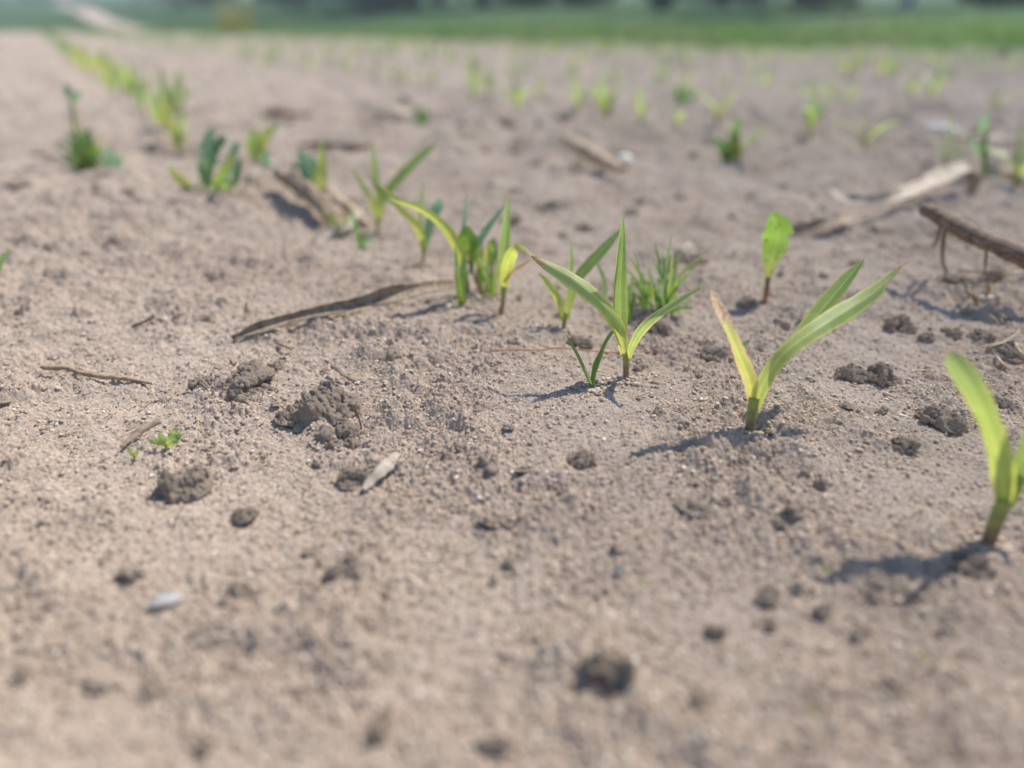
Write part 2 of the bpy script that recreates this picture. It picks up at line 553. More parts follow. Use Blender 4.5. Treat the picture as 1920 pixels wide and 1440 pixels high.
# ------------------------------------------------------------------ trees and shrubs on the slope
def crown_mat(name, c0, c1):
    b = NB(name)
    rn = b.n("ShaderNodeNewGeometry").outputs["Random Per Island"]
    c = b.ramp(rn, [(0, c0), (1, c1)])
    p = b.pbsdf(c, .55, .3)
    tr = b.n("ShaderNodeBsdfTranslucent"); b.l(c, tr.inputs[0])
    mx = b.n("ShaderNodeMixShader"); mx.inputs[0].default_value = .55
    b.l(p, mx.inputs[1]); b.l(tr.outputs[0], mx.inputs[2])
    return b.done(mx.outputs[0])
M_CR_DARK = crown_mat("dark foliage", (.03, .14, .105), (.055, .18, .13))
M_CR_MID = crown_mat("mid green foliage", (.035, .08, .03), (.07, .14, .045))
M_CR_PALE = crown_mat("greyish green foliage", (.08, .12, .08), (.14, .18, .12))
M_CR_YEL = crown_mat("yellow flowering foliage", (.20, .22, .03), (.55, .42, .05))
M_TRUNK = simple_mat("rough bark", [(.35, (.05, .04, .032)), (.65, (.14, .11, .09))], 6)
M_BIRCH = simple_mat("white birch bark", [(.36, (.10, .09, .085)), (.44, (.62, .61, .58)), (.7, (.78, .77, .74))], 5)

def tube(P, rad, n=8):
    P = np.asarray(P, float); rad = np.asarray(rad, float)
    T = unit(np.gradient(P, axis=0))
    ref = np.array([0.13, 0.31, .94]) if abs(T[0][2]) < .9 else np.array([1.0, .1, 0])
    A = unit(np.cross(T, ref)); B = np.cross(T, A)
    a = np.linspace(0, 2 * np.pi, n, endpoint=False)
    V = P[:, None, :] + (A[:, None, :] * np.cos(a)[None, :, None] + B[:, None, :] * np.sin(a)[None, :, None]) * rad.reshape(len(P), -1)[:, :, None]
    V = V.reshape(-1, 3)
    f = grid_faces(len(P), n, True)
    caps_v = np.stack([P[0], P[-1]])
    i0 = len(V); V = np.vstack([V, caps_v])
    j = np.arange(n)
    c0 = np.stack([j, np.full(n, i0), (j + 1) % n], -1)
    o = (len(P) - 1) * n
    c1 = np.stack([o + (j + 1) % n, np.full(n, i0 + 1), o + j], -1)
    lt = np.concatenate([np.repeat(np.linspace(0, 1, len(P)), n), [0, 1]])
    lw = np.concatenate([np.tile(np.linspace(-1, 1, n), len(P)), [0, 0]])
    return V, f, np.vstack([c0, c1]), lt, lw

class Parts:
    """collects pieces that make ONE mesh"""
    def __init__(self): self.V = []; self.q = []; self.t = []; self.lt = []; self.lw = []; self.n = 0
    def add(self, V, q=None, t=None, lt=None, lw=None):
        V = np.asarray(V)
        if q is not None and len(q): self.q.append(np.asarray(q) + self.n)
        if t is not None and len(t): self.t.append(np.asarray(t) + self.n)
        self.V.append(V)
        self.lt.append(np.zeros(len(V)) if lt is None else lt); self.lw.append(np.zeros(len(V)) if lw is None else lw)
        self.n += len(V)
    def tube(self, P, rad, n=8):
        self.add(*tube(P, rad, n))
    def mesh(self, name, mat, base=(0, 0, 0), smooth=True):
        V = np.vstack(self.V) - np.asarray(base)
        fs = []
        if self.q: fs.append(np.vstack(self.q))
        if self.t: fs.append(np.vstack(self.t))
        return mesh_from(name, V, fs, mat, {"lt": np.concatenate(self.lt), "lw": np.concatenate(self.lw)}, smooth)

def tree(name, label, p, H, Rc, low, mat, bark=M_TRUNK, trunk_r=.12, nleaf=2200, cat_="tree", group=None, leaf=.16):
    rg = np.random.default_rng(int(abs(p[0] * 1000) + abs(p[1] * 77)))
    root = empty(name, tuple(p), label, cat_, group)
    tp = Parts()
    k = 9
    zz = np.linspace(-.15, H * .85, k)
    P = np.stack([.03 * H * np.cumsum(rg.normal(0, .35, k)) * (zz > .2), .03 * H * np.cumsum(rg.normal(0, .35, k)) * (zz > .2), zz], -1)
    tp.tube(P, trunk_r * (1 - .9 * np.linspace(0, 1, k) ** .8) * np.where(np.arange(k) == 0, 1.5, 1), 8)
    centers = []
    nl = 9
    for i in range(nl):
        f = rg.uniform(max(low / H, .08), .8)
        b0 = P[min(int(f / .85 * (k - 1)), k - 1)]
        a = rg.uniform(0, 2 * np.pi) if i > 2 else i * 2.1 + rg.uniform(0, .5)
        ln = Rc * rg.uniform(.6, 1.0) * (1.1 - .5 * f)
        e = b0 + np.array([np.cos(a) * ln, np.sin(a) * ln, ln * rg.uniform(.15, .7)])
        Q = cat([b0, (b0 + e) / 2 + [0, 0, .06 * ln], e], 5)
        tp.tube(Q, np.linspace(trunk_r * .35, trunk_r * .07, 5), 6)
        centers += [e, (b0 + 2 * e) / 3]
    link("trunk", tp.mesh("trunk", bark), root)
    nc = 26
    C = []
    for i in range(nc):
        z = rg.uniform(0, 1)
        a = rg.uniform(0, 2 * np.pi)
        rr = Rc * np.sqrt(max(.05, 1 - (2 * z - .8) ** 2 * .55)) * rg.uniform(.25, .95)
        C.append([np.cos(a) * rr, np.sin(a) * rr, low + z * (H - low)])
    C = np.array(C + [list(c) for c in centers])
    C[:, 2] = np.maximum(C[:, 2], low * .7)
    C[: nc // 2, 2] = low + rg.uniform(0, .22, nc // 2) * (H - low)
    ci = rg.integers(0, len(C), nleaf)
    sz = rg.uniform(.55, 1.0, len(C)) * Rc * .42
    off = unit(rg.normal(0, 1, (nleaf, 3))) * (rg.uniform(0, 1, nleaf) ** .45)[:, None] * sz[ci][:, None]
    cen = C[ci] + off * [1, 1, .75]
    A = unit(rg.normal(0, 1, (nleaf, 3))); B = unit(np.cross(A, rg.normal(0, 1, (nleaf, 3))))
    l = leaf * rg.uniform(.6, 1.3, nleaf)[:, None]
    V = np.stack([cen - A * l, cen + B * l * .45, cen + A * l, cen - B * l * .45], 1).reshape(-1, 3)
    f = np.arange(nleaf * 4).reshape(-1, 4)
    link("crown", mesh_from("crown", V, f, mat, smooth=False), root)
    return root

TREES = [
    (398, 22, 5.5, 1.6, .0, M_CR_DARK, "shrub_tree", "dark low branched tree left of the dark thicket, right of the track"),
    (575, 15, 6.5, 1.7, .0, M_CR_DARK, "shrub_tree", "dark bushy tree above the yellow flowering shrub, right of it"),
    (690, 11, 7.0, 1.5, .0, M_CR_DARK, "shrub_tree", "darkest bushy tree at the meadow edge, left of the pair"),
    (755, 11.5, 6.0, 1.2, .0, M_CR_DARK, "shrub_tree", "darkest bushy tree at the meadow edge, right of the pair"),
    (905, 13, 6.5, 1.4, .1, M_CR_MID, "shrub_tree", "green bushy tree right of the darkest pair"),
    (1010, 13, 7.0, 1.2, .05, M_CR_DARK, "shrub_tree", "dark round bushy tree behind the middle of the meadow"),
    (1100, 13, 5.0, 1.1, .1, M_CR_PALE, "willow_tree", "greyish green willowy tree beside a dark upright shrub"),
    (1238, 9, 3.5, .35, .0, M_CR_DARK, "upright_shrub", "narrow dark upright shrub on the meadow"),
    (1350, 13, 6.0, 1.3, .1, M_CR_PALE, "willow_tree", "grey leaved spreading tree right of the narrow dark shrub"),
    (1500, 11, 6.0, 1.1, .0, M_CR_MID, "shrub_tree", "mid green tree between grey tree and white birch"),
    (1690, 9, 8.0, 1.4, .9, M_CR_MID, "birch_tree", "birch tree with a white trunk at the far right"),
    (1850, 11, 4.0, 1.0, .12, M_CR_MID, "shrub_tree", "green bush close to the field at the far right"),
    (330, 42, 9.0, 3.0, .4, M_CR_MID, "shrub_tree", "tall green tree just right of the track, far up the slope"),
    (60, 48, 9.0, 3.5, .5, M_CR_MID, "shrub_tree", "wide green tree left of the track, far up the slope"),
]
for px, dist, H, Rc, low, mat, nm, lab in TREES:
    tree(nm, lab, polar_meadow(px, dist), H, Rc, low, mat, M_BIRCH if "birch" in nm else M_TRUNK,
         trunk_r=.10 if "birch" in nm else (.05 if "upright" in nm else .13), nleaf=2600, cat_="shrub" if nm == "upright_shrub" else "tree", leaf=.15)
tree("flowering_shrub", "low shrub with yellow flowers at the far edge of the field", polar_meadow(445, 1.2), .55, .5, .05, M_CR_YEL, trunk_r=.015, nleaf=900, cat_="shrub", leaf=.035)

# ------------------------------------------------------------------ leaves, stems, blades placed from the photo
CAM = CAMV
def ribbon(P, hw, roll=None, fold=.25, ns=7, edge=None, wave=0.0, seed=0, curl=0.0):
    """leaf blade along P with half widths hw; roll turns it about its length; fold = V crease along the midrib"""
    P = np.asarray(P, float); n = len(P)
    roll = np.zeros(n) if roll is None else np.radians(roll)
    T = unit(np.gradient(P, axis=0))
    Vd = unit(P - CAM)
    Sx = np.cross(T, Vd)
    Sx = unit(Sx)
    N = np.cross(Sx, T)
    W = Sx * np.cos(roll)[:, None] + N * np.sin(roll)[:, None]
    NN = np.cross(W, T)
    s = np.linspace(-1, 1, ns)
    s_u = np.linspace(0, 1, n)
    rg = np.random.default_rng(seed)
    ph = rg.uniform(0, 6.28, 4)
    V = np.zeros((n, ns, 3))
    for j, sj in enumerate(s):
        m = np.ones(n) if edge is None else edge(s_u, sj)
        h = hw * m * (1 + (.035 * np.sin(s_u * 41 + ph[1] + sj) + .03 * np.sin(s_u * 17 + ph[2] - sj * 2)) * abs(sj))
        wv = wave * np.sin(s_u * 13 + ph[0] + (1.3 if sj > 0 else 0)) * abs(sj) ** 2
        V[:, j] = P + W * (sj * h)[:, None] + NN * (fold * abs(sj) * h + wv * h + curl * sj * sj * h)[:, None]
    lt = np.repeat(s_u, ns); lw = np.tile(s, n)
    return V.reshape(-1, 3), grid_faces(n, ns), lt, lw

def px_curve(pts, Y0, n):
    """pts rows: px, py, depth offset, width px, roll -> world points, half widths, rolls"""
    A = cat([(list(p) + [0] * 5)[:5] for p in pts], n)
    d = np.stack([(A[:, 0] - 960) / F, CP + (720 - A[:, 1]) / F * SP, -SP + (720 - A[:, 1]) / F * CP], -1)
    t = (Y0 + A[:, 2]) / d[:, 1]
    P = CAM + d * t[:, None]
    hw = np.maximum(A[:, 3], .6) * .5 * t / F
    return P, hw, A[:, 4]

_seed = [0]
def leaf(name, root, Y0, pts, mat, fold=.25, edge=None, wave=.06, n=34, ns=7, label=None, curl=0.0):
    _seed[0] += 1
    P, hw, roll = px_curve(pts, Y0, n)
    V, f, lt, lw = ribbon(P, hw, roll, fold, ns, edge, wave, _seed[0], curl)
    o = link(name, mesh_from(name, V - np.array(root.location), f, mat, {"lt": lt, "lw": lw}), root)
    if label: o["label"] = label
    return o

def stem(root, Y0, pts, mat=None, name="stem", bury=True, label=None):
    P, hw, _ = px_curve(pts, Y0, 14)
    if bury:
        P = np.vstack([P[0] + (P[0] - P[1]) * .5 - [0, 0, .004], P]); hw = np.concatenate([[hw[0]], hw])
    V, q, t, lt, lw = tube(P, hw, 12)
    o = link(name, mesh_from(name, V - np.array(root.location), [q, t], mat or M_STEM, {"lt": lt, "lw": lw}), root)
    if label: o["label"] = label
    return o

BASES = []                      # where stems break the soil: loose crumbs gather there
CORN = "corn seedlings of the nearest row"
def plant(name, px, py, label, cat_, group=None):
    p = gp(px, py)
    if cat_ == "corn seedling" or (cat_ == "grass" and py > 530): BASES.append((p[0], p[1]))
    return empty(name, tuple(p), label, cat_, group), p[1]

# C1: right edge, nearest
r, Y = plant("corn_seedling", 1857, 1010, "nearest corn seedling, cut by the right edge, with brown tipped yellow leaf", "corn seedling", CORN)
stem(r, Y, [(1855, 1012, 0, 26.5), (1868, 975, 0, 27.7), (1885, 935, 0, 29)])
leaf("leaf", r, Y, [(1882, 950, -.001, 22, 0), (1880, 905, -.002, 42, 20), (1869, 850, -.003, 47, 32), (1850, 790, -.002, 46, 36), (1826, 735, .0, 46, 22), (1801, 695, .002, 42, 12), (1786, 674, .003, 28, 10), (1777, 662, .004, 13, 10)], M_CORN_BROWN, .3)
leaf("leaf", r, Y, [(1887, 950, 0, 25.2, 0), (1902, 905, .002, 32.8, 10), (1935, 850, .006, 36.5, 10), (1985, 780, .012, 39.1, 0), (2050, 715, .014, 31.5, -10), (2110, 680, .01, 5, 0)], M_CORN, .35)
leaf("leaf", r, Y, [(1888, 945, .001, 18.9, 0), (1912, 870, .004, 29, 30), (1938, 790, .004, 29, 20), (1962, 700, .0, 18.9, 0), (1978, 630, -.008, 2.5, 0)], M_CORN, .4)

# C2
def torn(s, sj):
    m = np.ones_like(s)
    if sj < 0:                                   # lower edge torn away near the tip
        m = np.where(s > .70, np.where(s < .745, .18, .30 + .25 * np.sin(s * 70) ** 2), 1.0)
    return m
r, Y = plant("corn_seedling", 1406, 812, "corn seedling with tan dried left leaf and torn right leaf", "corn seedling", CORN)
stem(r, Y, [(1405, 812, 0, 17), (1409, 780, 0, 19), (1415, 745, 0, 20)])
leaf("dried_leaf", r, Y, [(1413, 765, 0, 15.6, 0), (1405, 715, -.001, 28, 20), (1388, 672, -.001, 28, 32), (1370, 630, 0, 26, 40), (1352, 590, 0, 25, 35), (1340, 562, 0, 15, 30), (1333, 543, 0, 3.9, 20)], M_CORN_VDRY, .4, wave=.15, label="half dried tan leaf")
leaf("leaf", r, Y, [(1417, 768, -.001, 17.2, 0), (1430, 722, -.002, 26.5, 0), (1464, 668, -.003, 29.6, 12), (1515, 627, .003, 34, 14), (1570, 592, .012, 38, 5), (1622, 560, .020, 33, 0), (1666, 524, .026, 20.3, 10), (1690, 500, .029, 5.5, 0), (1706, 488, .031, 2.3, 0)], M_CORN_DRY, .3, edge=torn, label="torn green leaf")
leaf("leaf", r, Y, [(1422, 752, .002, 14, 0), (1450, 695, .006, 18, 10), (1500, 632, .016, 26, 0), (1541, 580, .026, 32, -10), (1581, 532, .034, 27, -10), (1606, 502, .038, 14, 0), (1620, 486, .040, 2.3, 0)], M_CORN, .4)

# C3 main
r, Y = plant("corn_seedling", 1172, 707, "sharp corn seedling with upright pointed leaf, grass sprout at its foot", "corn seedling", CORN)
stem(r, Y, [(1174, 708, 0, 10.9), (1174, 680, 0, 12.5), (1176, 655, 0, 14.8)])
leaf("leaf", r, Y, [(1172, 668, -.002, 14, 0), (1166, 635, -.004, 23.4, 0), (1158, 608, -.005, 26.5, -15), (1140, 580, -.006, 29.6, -25), (1108, 549, -.004, 32, -25), (1072, 524, 0, 29.6, -15), (1036, 504, .004, 21.8, -5), (1012, 490, .006, 13.3, 0), (996, 480, .007, 4.7, 0)], M_CORN_DRY, .5, wave=.1)
leaf("leaf", r, Y, [(1170, 655, .001, 12.5, 0), (1163, 612, .002, 17.2, 0), (1160, 570, .003, 18.7, 0), (1161, 520, .004, 17.2, 0), (1164, 470, .004, 14, 0), (1167, 435, .004, 9.4, 0), (1168, 404, .004, 1.6, 0)], M_CORN, .5)
leaf("leaf", r, Y, [(1167, 635, -.001, 18.7, 0), (1163, 590, 0, 26, 10), (1163, 535, .001, 25, 10), (1166, 480, .002, 15.6, 0), (1168, 440, .003, 8.6, 0), (1168, 400, .003, 1.6, 0)], M_CORN, .3)
leaf("leaf", r, Y, [(1179, 672, -.002, 9.4, 0), (1186, 648, -.006, 14, 0), (1205, 615, -.011, 18.7, 15), (1235, 587, -.016, 18.7, 35), (1265, 566, -.019, 17.2, 45), (1293, 549, -.021, 10.1, 40), (1316, 538, -.022, 2.3, 20)], M_CORN_DRY, .4)

# C4 behind main
r, Y = plant("corn_seedling", 1056, 622, "slender corn seedling behind the sharp one, one leaf leaning right", "corn seedling", CORN)
stem(r, Y, [(1056, 624, 0, 7.2), (1058, 605, 0, 8), (1062, 588, 0, 9.6)])
leaf("leaf", r, Y, [(1056, 603, 0, 7.2), (1051, 575, 0, 12), (1040, 548, 0, 12.8), (1024, 527, .002, 10.4), (1010, 512, .003, 3.2)], M_CORN_Y, .4)
leaf("leaf", r, Y, [(1062, 598, 0, 9.6), (1068, 565, 0, 15.2), (1082, 525, .001, 19.2), (1107, 493, .004, 20.8), (1138, 460, .008, 17.6), (1166, 428, .012, 3.2)], M_CORN, .3)
leaf("leaf", r, Y, [(1062, 585, .002, 4.8), (1068, 530, .004, 8), (1071, 490, .004, 7.2), (1070, 452, .003, 1.6)], M_CORN, .4)

# C5
r, Y = plant("corn_seedling", 939, 587, "corn seedling with upright leaf and a bent yellow leaf touching its neighbour", "corn seedling", CORN)
stem(r, Y, [(940, 588, 0, 7.6), (943, 562, 0, 9.3), (945, 538, 0, 11.9)])
leaf("leaf", r, Y, [(943, 548, .002, 11.9), (943, 505, .003, 20.4), (946, 460, .003, 21.2), (950, 415, .002, 13.6), (952, 368, 0, 2.5)], M_CORN, .4)
leaf("leaf", r, Y, [(946, 540, 0, 10.2), (950, 508, -.003, 22.1, 0), (956, 484, -.008, 22.9, 5), (967, 466, -.014, 18.7, 35), (981, 465, -.018, 11, 55), (996, 476, -.022, 7.6, 55), (1008, 488, -.024, 2.5, 40)], M_CORN_Y, .3)
leaf("dried_leaf", r, Y, [(944, 530, -.003, 4.2), (958, 514, -.006, 6.8), (977, 499, -.010, 7.6, 20), (1000, 487, -.014, 3.4)], M_DRYLEAF, .5, wave=.25, n=20, label="shrivelled brown first leaf")

# C6 with long leaf to the left
r, Y = plant("corn_seedling", 880, 553, "corn seedling whose long yellow leaf arches left over its neighbours", "corn seedling", CORN)
stem(r, Y, [(880, 556, 0, 6.8), (876, 530, 0, 8.2), (871, 505, 0, 9.8)])
leaf("leaf", r, Y, [(873, 515, 0, 9.8), (862, 478, -.003, 18, 0), (848, 446, -.005, 19.5, 5), (822, 415, -.006, 16.5, 15), (785, 391, -.004, 12.8, 25), (745, 376, 0, 9.8, 20), (722, 358, .004, 9), (702, 340, .008, 2.2)], M_CORN_Y, .35)
leaf("leaf", r, Y, [(871, 512, .004, 6.8), (868, 460, .008, 8.2), (870, 410, .01, 7.5), (875, 360, .01, 1.5)], M_BLUE, .3)
leaf("leaf", r, Y, [(880, 515, .006, 6), (895, 460, .01, 13.5), (912, 430, .014, 13.5, 20), (932, 405, .016, 9), (948, 384, .018, 2.2)], M_BLUE, .3)

# C7
r, Y = plant("corn_seedling", 795, 497, "small corn seedling with a blunt blue green leaf, long shadow to its left", "corn seedling", CORN)
stem(r, Y, [(795, 498, 0, 5.1), (794, 482, 0, 6), (794, 466, 0, 7.6)])
leaf("leaf", r, Y, [(794, 474, 0, 8.5), (789, 440, -.003, 14.4), (776, 416, -.005, 15.3), (755, 396, -.005, 11), (735, 376, -.002, 8.5), (715, 355, .003, 2.5)], M_CORN_Y, .3)
leaf("leaf", r, Y, [(796, 474, 0, 8.5), (800, 445, 0, 16.1), (806, 420, .002, 17.8), (814, 400, .006, 20.4, 10), (822, 384, .008, 18.7), (827, 373, .008, 8.5)], M_BLUE, .3)
leaf("leaf", r, Y, [(792, 440, .006, 3.4), (788, 405, .008, 6.8), (790, 375, .008, 6.8), (793, 343, .008, 1.7)], M_CORN, .3)

# C8
r, Y = plant("corn_seedling", 708, 441, "corn seedling with a yellow left leaf and a broad leaf pointing upper right", "corn seedling", CORN)
stem(r, Y, [(708, 442, 0, 4.8), (708, 425, 0, 6.4), (709, 408, 0, 8)])
leaf("leaf", r, Y, [(707, 415, 0, 7.2), (700, 385, 0, 9.6), (688, 360, 0, 9.6), (672, 335, .004, 8), (660, 315, .006, 2.4)], M_CORN_Y, .3)
leaf("leaf", r, Y, [(710, 412, 0, 9.6), (718, 375, 0, 14.4), (738, 345, .004, 16.8), (765, 315, .010, 17.6), (792, 290, .018, 14.4), (820, 268, .024, 2.4)], M_CORN, .3)
leaf("leaf", r, Y, [(709, 400, .004, 4.8), (707, 350, .006, 10.4), (702, 310, .006, 9.6), (698, 265, .004, 2.4)], M_CORN, .3)
leaf("leaf", r, Y, [(735, 378, .002, 10.4), (716, 360, .002, 11.2), (704, 345, .002, 8), (692, 330, .003, 2.4)], M_GRASS, .3)

# far plants of the row that still show one by one
r, Y = plant("corn_seedling", 604, 372, "corn seedling with a single upright yellow leaf above the broken stalk", "corn seedling", CORN)
stem(r, Y, [(604, 374, 0, 6), (604, 362, 0, 7), (604, 352, 0, 8)])
leaf("leaf", r, Y, [(604, 358, 0, 10), (604, 330, 0, 18), (604, 305, .002, 16), (602, 262, .002, 3)], M_CORN_Y, .3)
leaf("leaf", r, Y, [(603, 356, 0, 8), (598, 345, .01, 12), (590, 335, .015, 10), (580, 328, .018, 3)], M_CORN, .3)

r, Y = plant("corn_seedling", 480, 312, "corn seedling with a broad leaf to the right, behind the dandelion rosette", "corn seedling", CORN)
stem(r, Y, [(480, 314, 0, 6), (479, 305, 0, 7), (479, 297, 0, 9)])
leaf("leaf", r, Y, [(479, 302, 0, 12), (474, 280, 0, 24), (476, 258, 0, 22), (480, 240, 0, 4)], M_CORN, .3)
leaf("leaf", r, Y, [(480, 302, 0, 10), (488, 275, 0, 20), (500, 252, .01, 18), (522, 232, .02, 3)], M_CORN_Y, .3)
leaf("leaf", r, Y, [(484, 300, -.005, 8), (496, 295, -.01, 20), (504, 310, -.02, 18), (508, 335, -.025, 5)], M_BLUE, .3)

r, Y = plant("corn_seedling", 362, 360, "fallen yellow corn seedling left of the dandelion rosette", "corn seedling", CORN)
stem(r, Y, [(364, 362, 0, 6), (358, 356, 0, 7), (350, 350, 0, 8)])
leaf("leaf", r, Y, [(358, 356, 0, 12), (345, 342, 0, 17), (330, 330, .01, 16), (318, 308, .02, 4)], M_CORN_Y, .3)

r, Y = plant("corn_seedling", 338, 292, "corn seedling left of the dandelion, bent back at its tip", "corn seedling", CORN)
stem(r, Y, [(339, 293, 0, 7), (337, 282, 0, 8), (334, 270, 0, 10)])
leaf("leaf", r, Y, [(335, 276, 0, 12), (330, 255, 0, 17), (318, 228, .02, 19), (305, 205, .04, 18), (296, 178, .06, 5)], M_CORN_Y, .3)
leaf("leaf", r, Y, [(335, 274, 0, 10), (340, 250, 0, 13), (342, 225, .02, 12), (340, 200, .03, 3)], M_CORN, .3)

# ------------------------------------------------------------------ weeds and grasses
def toothed(s, sj):
    if sj < -.05:
        saw = (s * 9.0) % 1.0
        tooth = np.where(s < .62, .45 + .55 * saw, 1.0)
        return tooth
    return np.ones_like(s)

r, Y = plant("dandelion_plant", 1434, 566, "single upright bright green toothed dandelion leaf with black specks", "weed")
stem(r, Y, [(1434, 568, 0, 6), (1437, 545, 0, 8), (1441, 520, 0, 9)], M_REDSTEM, "leaf_stalk", label="reddish stalk")
leaf("leaf", r, Y, [(1440, 528, 0, 10), (1443, 505, 0, 22), (1449, 480, 0, 40), (1457, 455, .001, 56), (1459, 432, .001, 52), (1453, 412, .002, 32), (1446, 399, .002, 6)], M_DAND, .12, edge=toothed, n=80, ns=9, wave=.04)

r, Y = plant("dandelion_plant", 405, 362, "dark green dandelion rosette with several upright toothed leaves", "weed")
def toothed2(s, sj):
    return np.where(abs(sj) > .4, .5 + .5 * ((s * 7 + (.4 if sj > 0 else 0)) % 1.0), 1.0)
for pts, m in (([(388, 360, 0, 6), (381, 330, 0, 17), (384, 290, 0, 25), (392, 258, .004, 26), (400, 238, .006, 8)], M_BLUE),
               ([(396, 360, .004, 6), (393, 325, .006, 14), (402, 285, .008, 22), (416, 262, .012, 20), (424, 262, .014, 5)], M_WEED),
               ([(412, 358, 0, 6), (424, 335, 0, 16), (432, 305, 0, 22), (441, 280, .004, 20), (447, 266, .006, 6)], M_BLUE),
               ([(402, 362, -.006, 6), (408, 340, -.012, 18), (424, 312, -.016, 20), (440, 288, -.016, 5)], M_GRASS_Y),
               ([(398, 362, -.01, 6), (408, 352, -.02, 16), (425, 345, -.026, 20), (440, 350, -.028, 6)], M_CORN),
               ([(392, 360, -.004, 5), (386, 345, -.008, 14), (378, 322, -.01, 15), (374, 305, -.01, 4)], M_WEED),
               ([(422, 358, -.002, 6), (438, 345, -.004, 15), (446, 318, -.002, 17), (450, 298, 0, 5)], M_WEED)):
    leaf("leaf", r, Y, pts, m, .25, edge=toothed2)

r, Y = plant("broadleaf_weed", 595, 352, "pale blue green broad leaved weed behind the broken stalk", "weed")
for pts, m in (([(594, 350, 0, 6), (584, 330, 0, 20), (573, 305, .004, 26), (560, 280, .008, 6)], M_BLUE),
               ([(590, 350, 0, 6), (574, 340, 0, 18), (560, 322, 0, 20), (548, 305, 0, 5)], M_WEED),
               ([(597, 352, 0, 5), (596, 330, .004, 14), (590, 310, .006, 14), (584, 292, .006, 4)], M_BLUE)):
    leaf("leaf", r, Y, pts, m, .2)

r, Y = plant("dock_seedling", 905, 548, "cluster of small round leaved weeds between two corn seedlings", "weed")
for sp, lp, m in (([(900, 550, 0, 4), (890, 520, 0, 4), (880, 490, 0, 5)], [(881, 494, 0, 8), (877, 470, -.001, 34), (876, 445, 0, 36), (874, 424, .002, 10)], M_DAND),
                  ([(904, 550, 0, 4), (896, 520, .003, 4), (896, 498, .003, 4)], [(897, 502, .002, 6), (893, 480, 0, 22), (888, 460, 0, 22), (885, 446, .002, 6)], M_CORN),
                  ([(910, 548, 0, 4), (912, 525, 0, 4), (914, 500, 0, 4)], [(914, 506, 0, 6), (915, 484, 0, 15), (919, 462, 0, 16), (920, 448, .001, 5)], M_CORN_Y),
                  ([(912, 548, 0, 3), (918, 525, .002, 4), (922, 500, .002, 4)], [(922, 505, .002, 5), (926, 480, .002, 11), (927, 460, .002, 9), (926, 446, .002, 3)], M_WEED)):
    stem(r, Y, sp, M_REDSTEM, "leaf_stalk")
    leaf("leaf", r, Y, lp, m, .15, n=24)

def tuft(name, px, py, label, blades, w_, mat, mat2, group=None, spread=4):
    r, Y = plant(name, px, py, label, "grass", group)
    rg = np.random.default_rng(int(abs(px)))
    for i, b in enumerate(blades):
        tx, ty = b[0], b[1]
        bow = b[2] if len(b) > 2 else rg.uniform(-.25, .25)
        ww = b[3] if len(b) > 3 else w_
        bx = px + rg.uniform(-spread, spread); by = py + rg.uniform(-2, 3)
        oy = rg.uniform(-.008, .008)
        dx, dy = tx - bx, ty - by
        mx, my = bx + dx * .5 - dx * bow * .6, by + dy * .55 - abs(dx) * .1
        leaf("blade", r, Y, [(bx, by + 2, 0, ww * .8), (bx + (mx - bx) * .55, by + (my - by) * .55, oy * .5, ww), (mx, my, oy, ww), (mx + (tx - mx) * .6, my + (ty - my) * .6, oy * 1.5, ww * .7), (tx, ty, oy * 2, 1)],
             mat2 if i % 4 == 3 else mat, .4, n=16, ns=3)
    return r

tuft("grass_tuft", 1245, 590, "wispy dark green grass tuft right behind the sharp corn seedling",
     [(1228, 455, 0, 6), (1224, 480, .1, 5), (1258, 442, 0, 6), (1262, 470), (1278, 468, .1), (1232, 520), (1222, 545), (1327, 470, .12, 5), (1302, 505, .1), (1322, 532, -.15, 7), (1302, 578, -.1, 7), (1270, 520), (1236, 555), (1242, 465, 0, 5), (1286, 500, .1), (1208, 535, -.1), (1252, 560), (1215, 500, .1)], 5.5, M_GRASS, M_GRASS_Y, spread=11)
tuft("grass_tuft", 1226, 585, "loose grass sprout with feathery leaves between the corn and the dense tuft",
     [(1181, 482, .1, 7), (1172, 500, .1, 5), (1178, 520), (1190, 530), (1176, 545, 0, 8), (1196, 555), (1206, 520), (1212, 540)], 5, M_GRASS_Y, M_GRASS, spread=10)
tuft("grass_tuft", 1180, 600, "short grass sprout right behind the upright corn leaf",
     [(1178, 530), (1186, 512, 0, 7), (1190, 545), (1172, 560)], 6, M_GRASS, M_GRASS_Y)
tuft("grass_tuft", 1110, 722, "small three bladed grass sprout at the foot of the sharp corn seedling",
     [(1061, 626, -.1, 6), (1173, 588, .12, 7), (1127, 655, .2, 6), (1134, 650, .3, 5), (1096, 690, 0, 4)], 6, M_GRASS, M_GRASS_Y)
tuft("grass_tuft", 1135, 560, "single thin grass blade left of the upright corn leaf", [(1117, 489, .3, 7), (1128, 520, .2, 5)], 6, M_GRASS, M_GRASS_Y)
tuft("grass_tuft", 864, 572, "green grass blades hanging below the long arching corn leaf",
     [(853, 460, 0, 9), (872, 470, 0, 10), (866, 480, 0, 8), (858, 500, 0, 7)], 8, M_GRASS, M_GRASS_Y, spread=5)
tuft("grass_tuft", 912, 556, "fine pale grass blades among the round leaved weeds",
     [(890, 470), (898, 500), (905, 455), (915, 490), (925, 470), (930, 500), (936, 455), (885, 510), (920, 515), (900, 480)], 5, M_GRASS_Y, M_GRASS, spread=16)
tuft("grass_tuft", 1212, 592, "thin feathery grass right of the upright corn leaf",
     [(1188, 470), (1196, 490), (1204, 510), (1215, 500), (1192, 525), (1222, 520), (1183, 545), (1230, 535), (1200, 550)], 3.6, M_GRASS, M_GRASS_Y, spread=16)
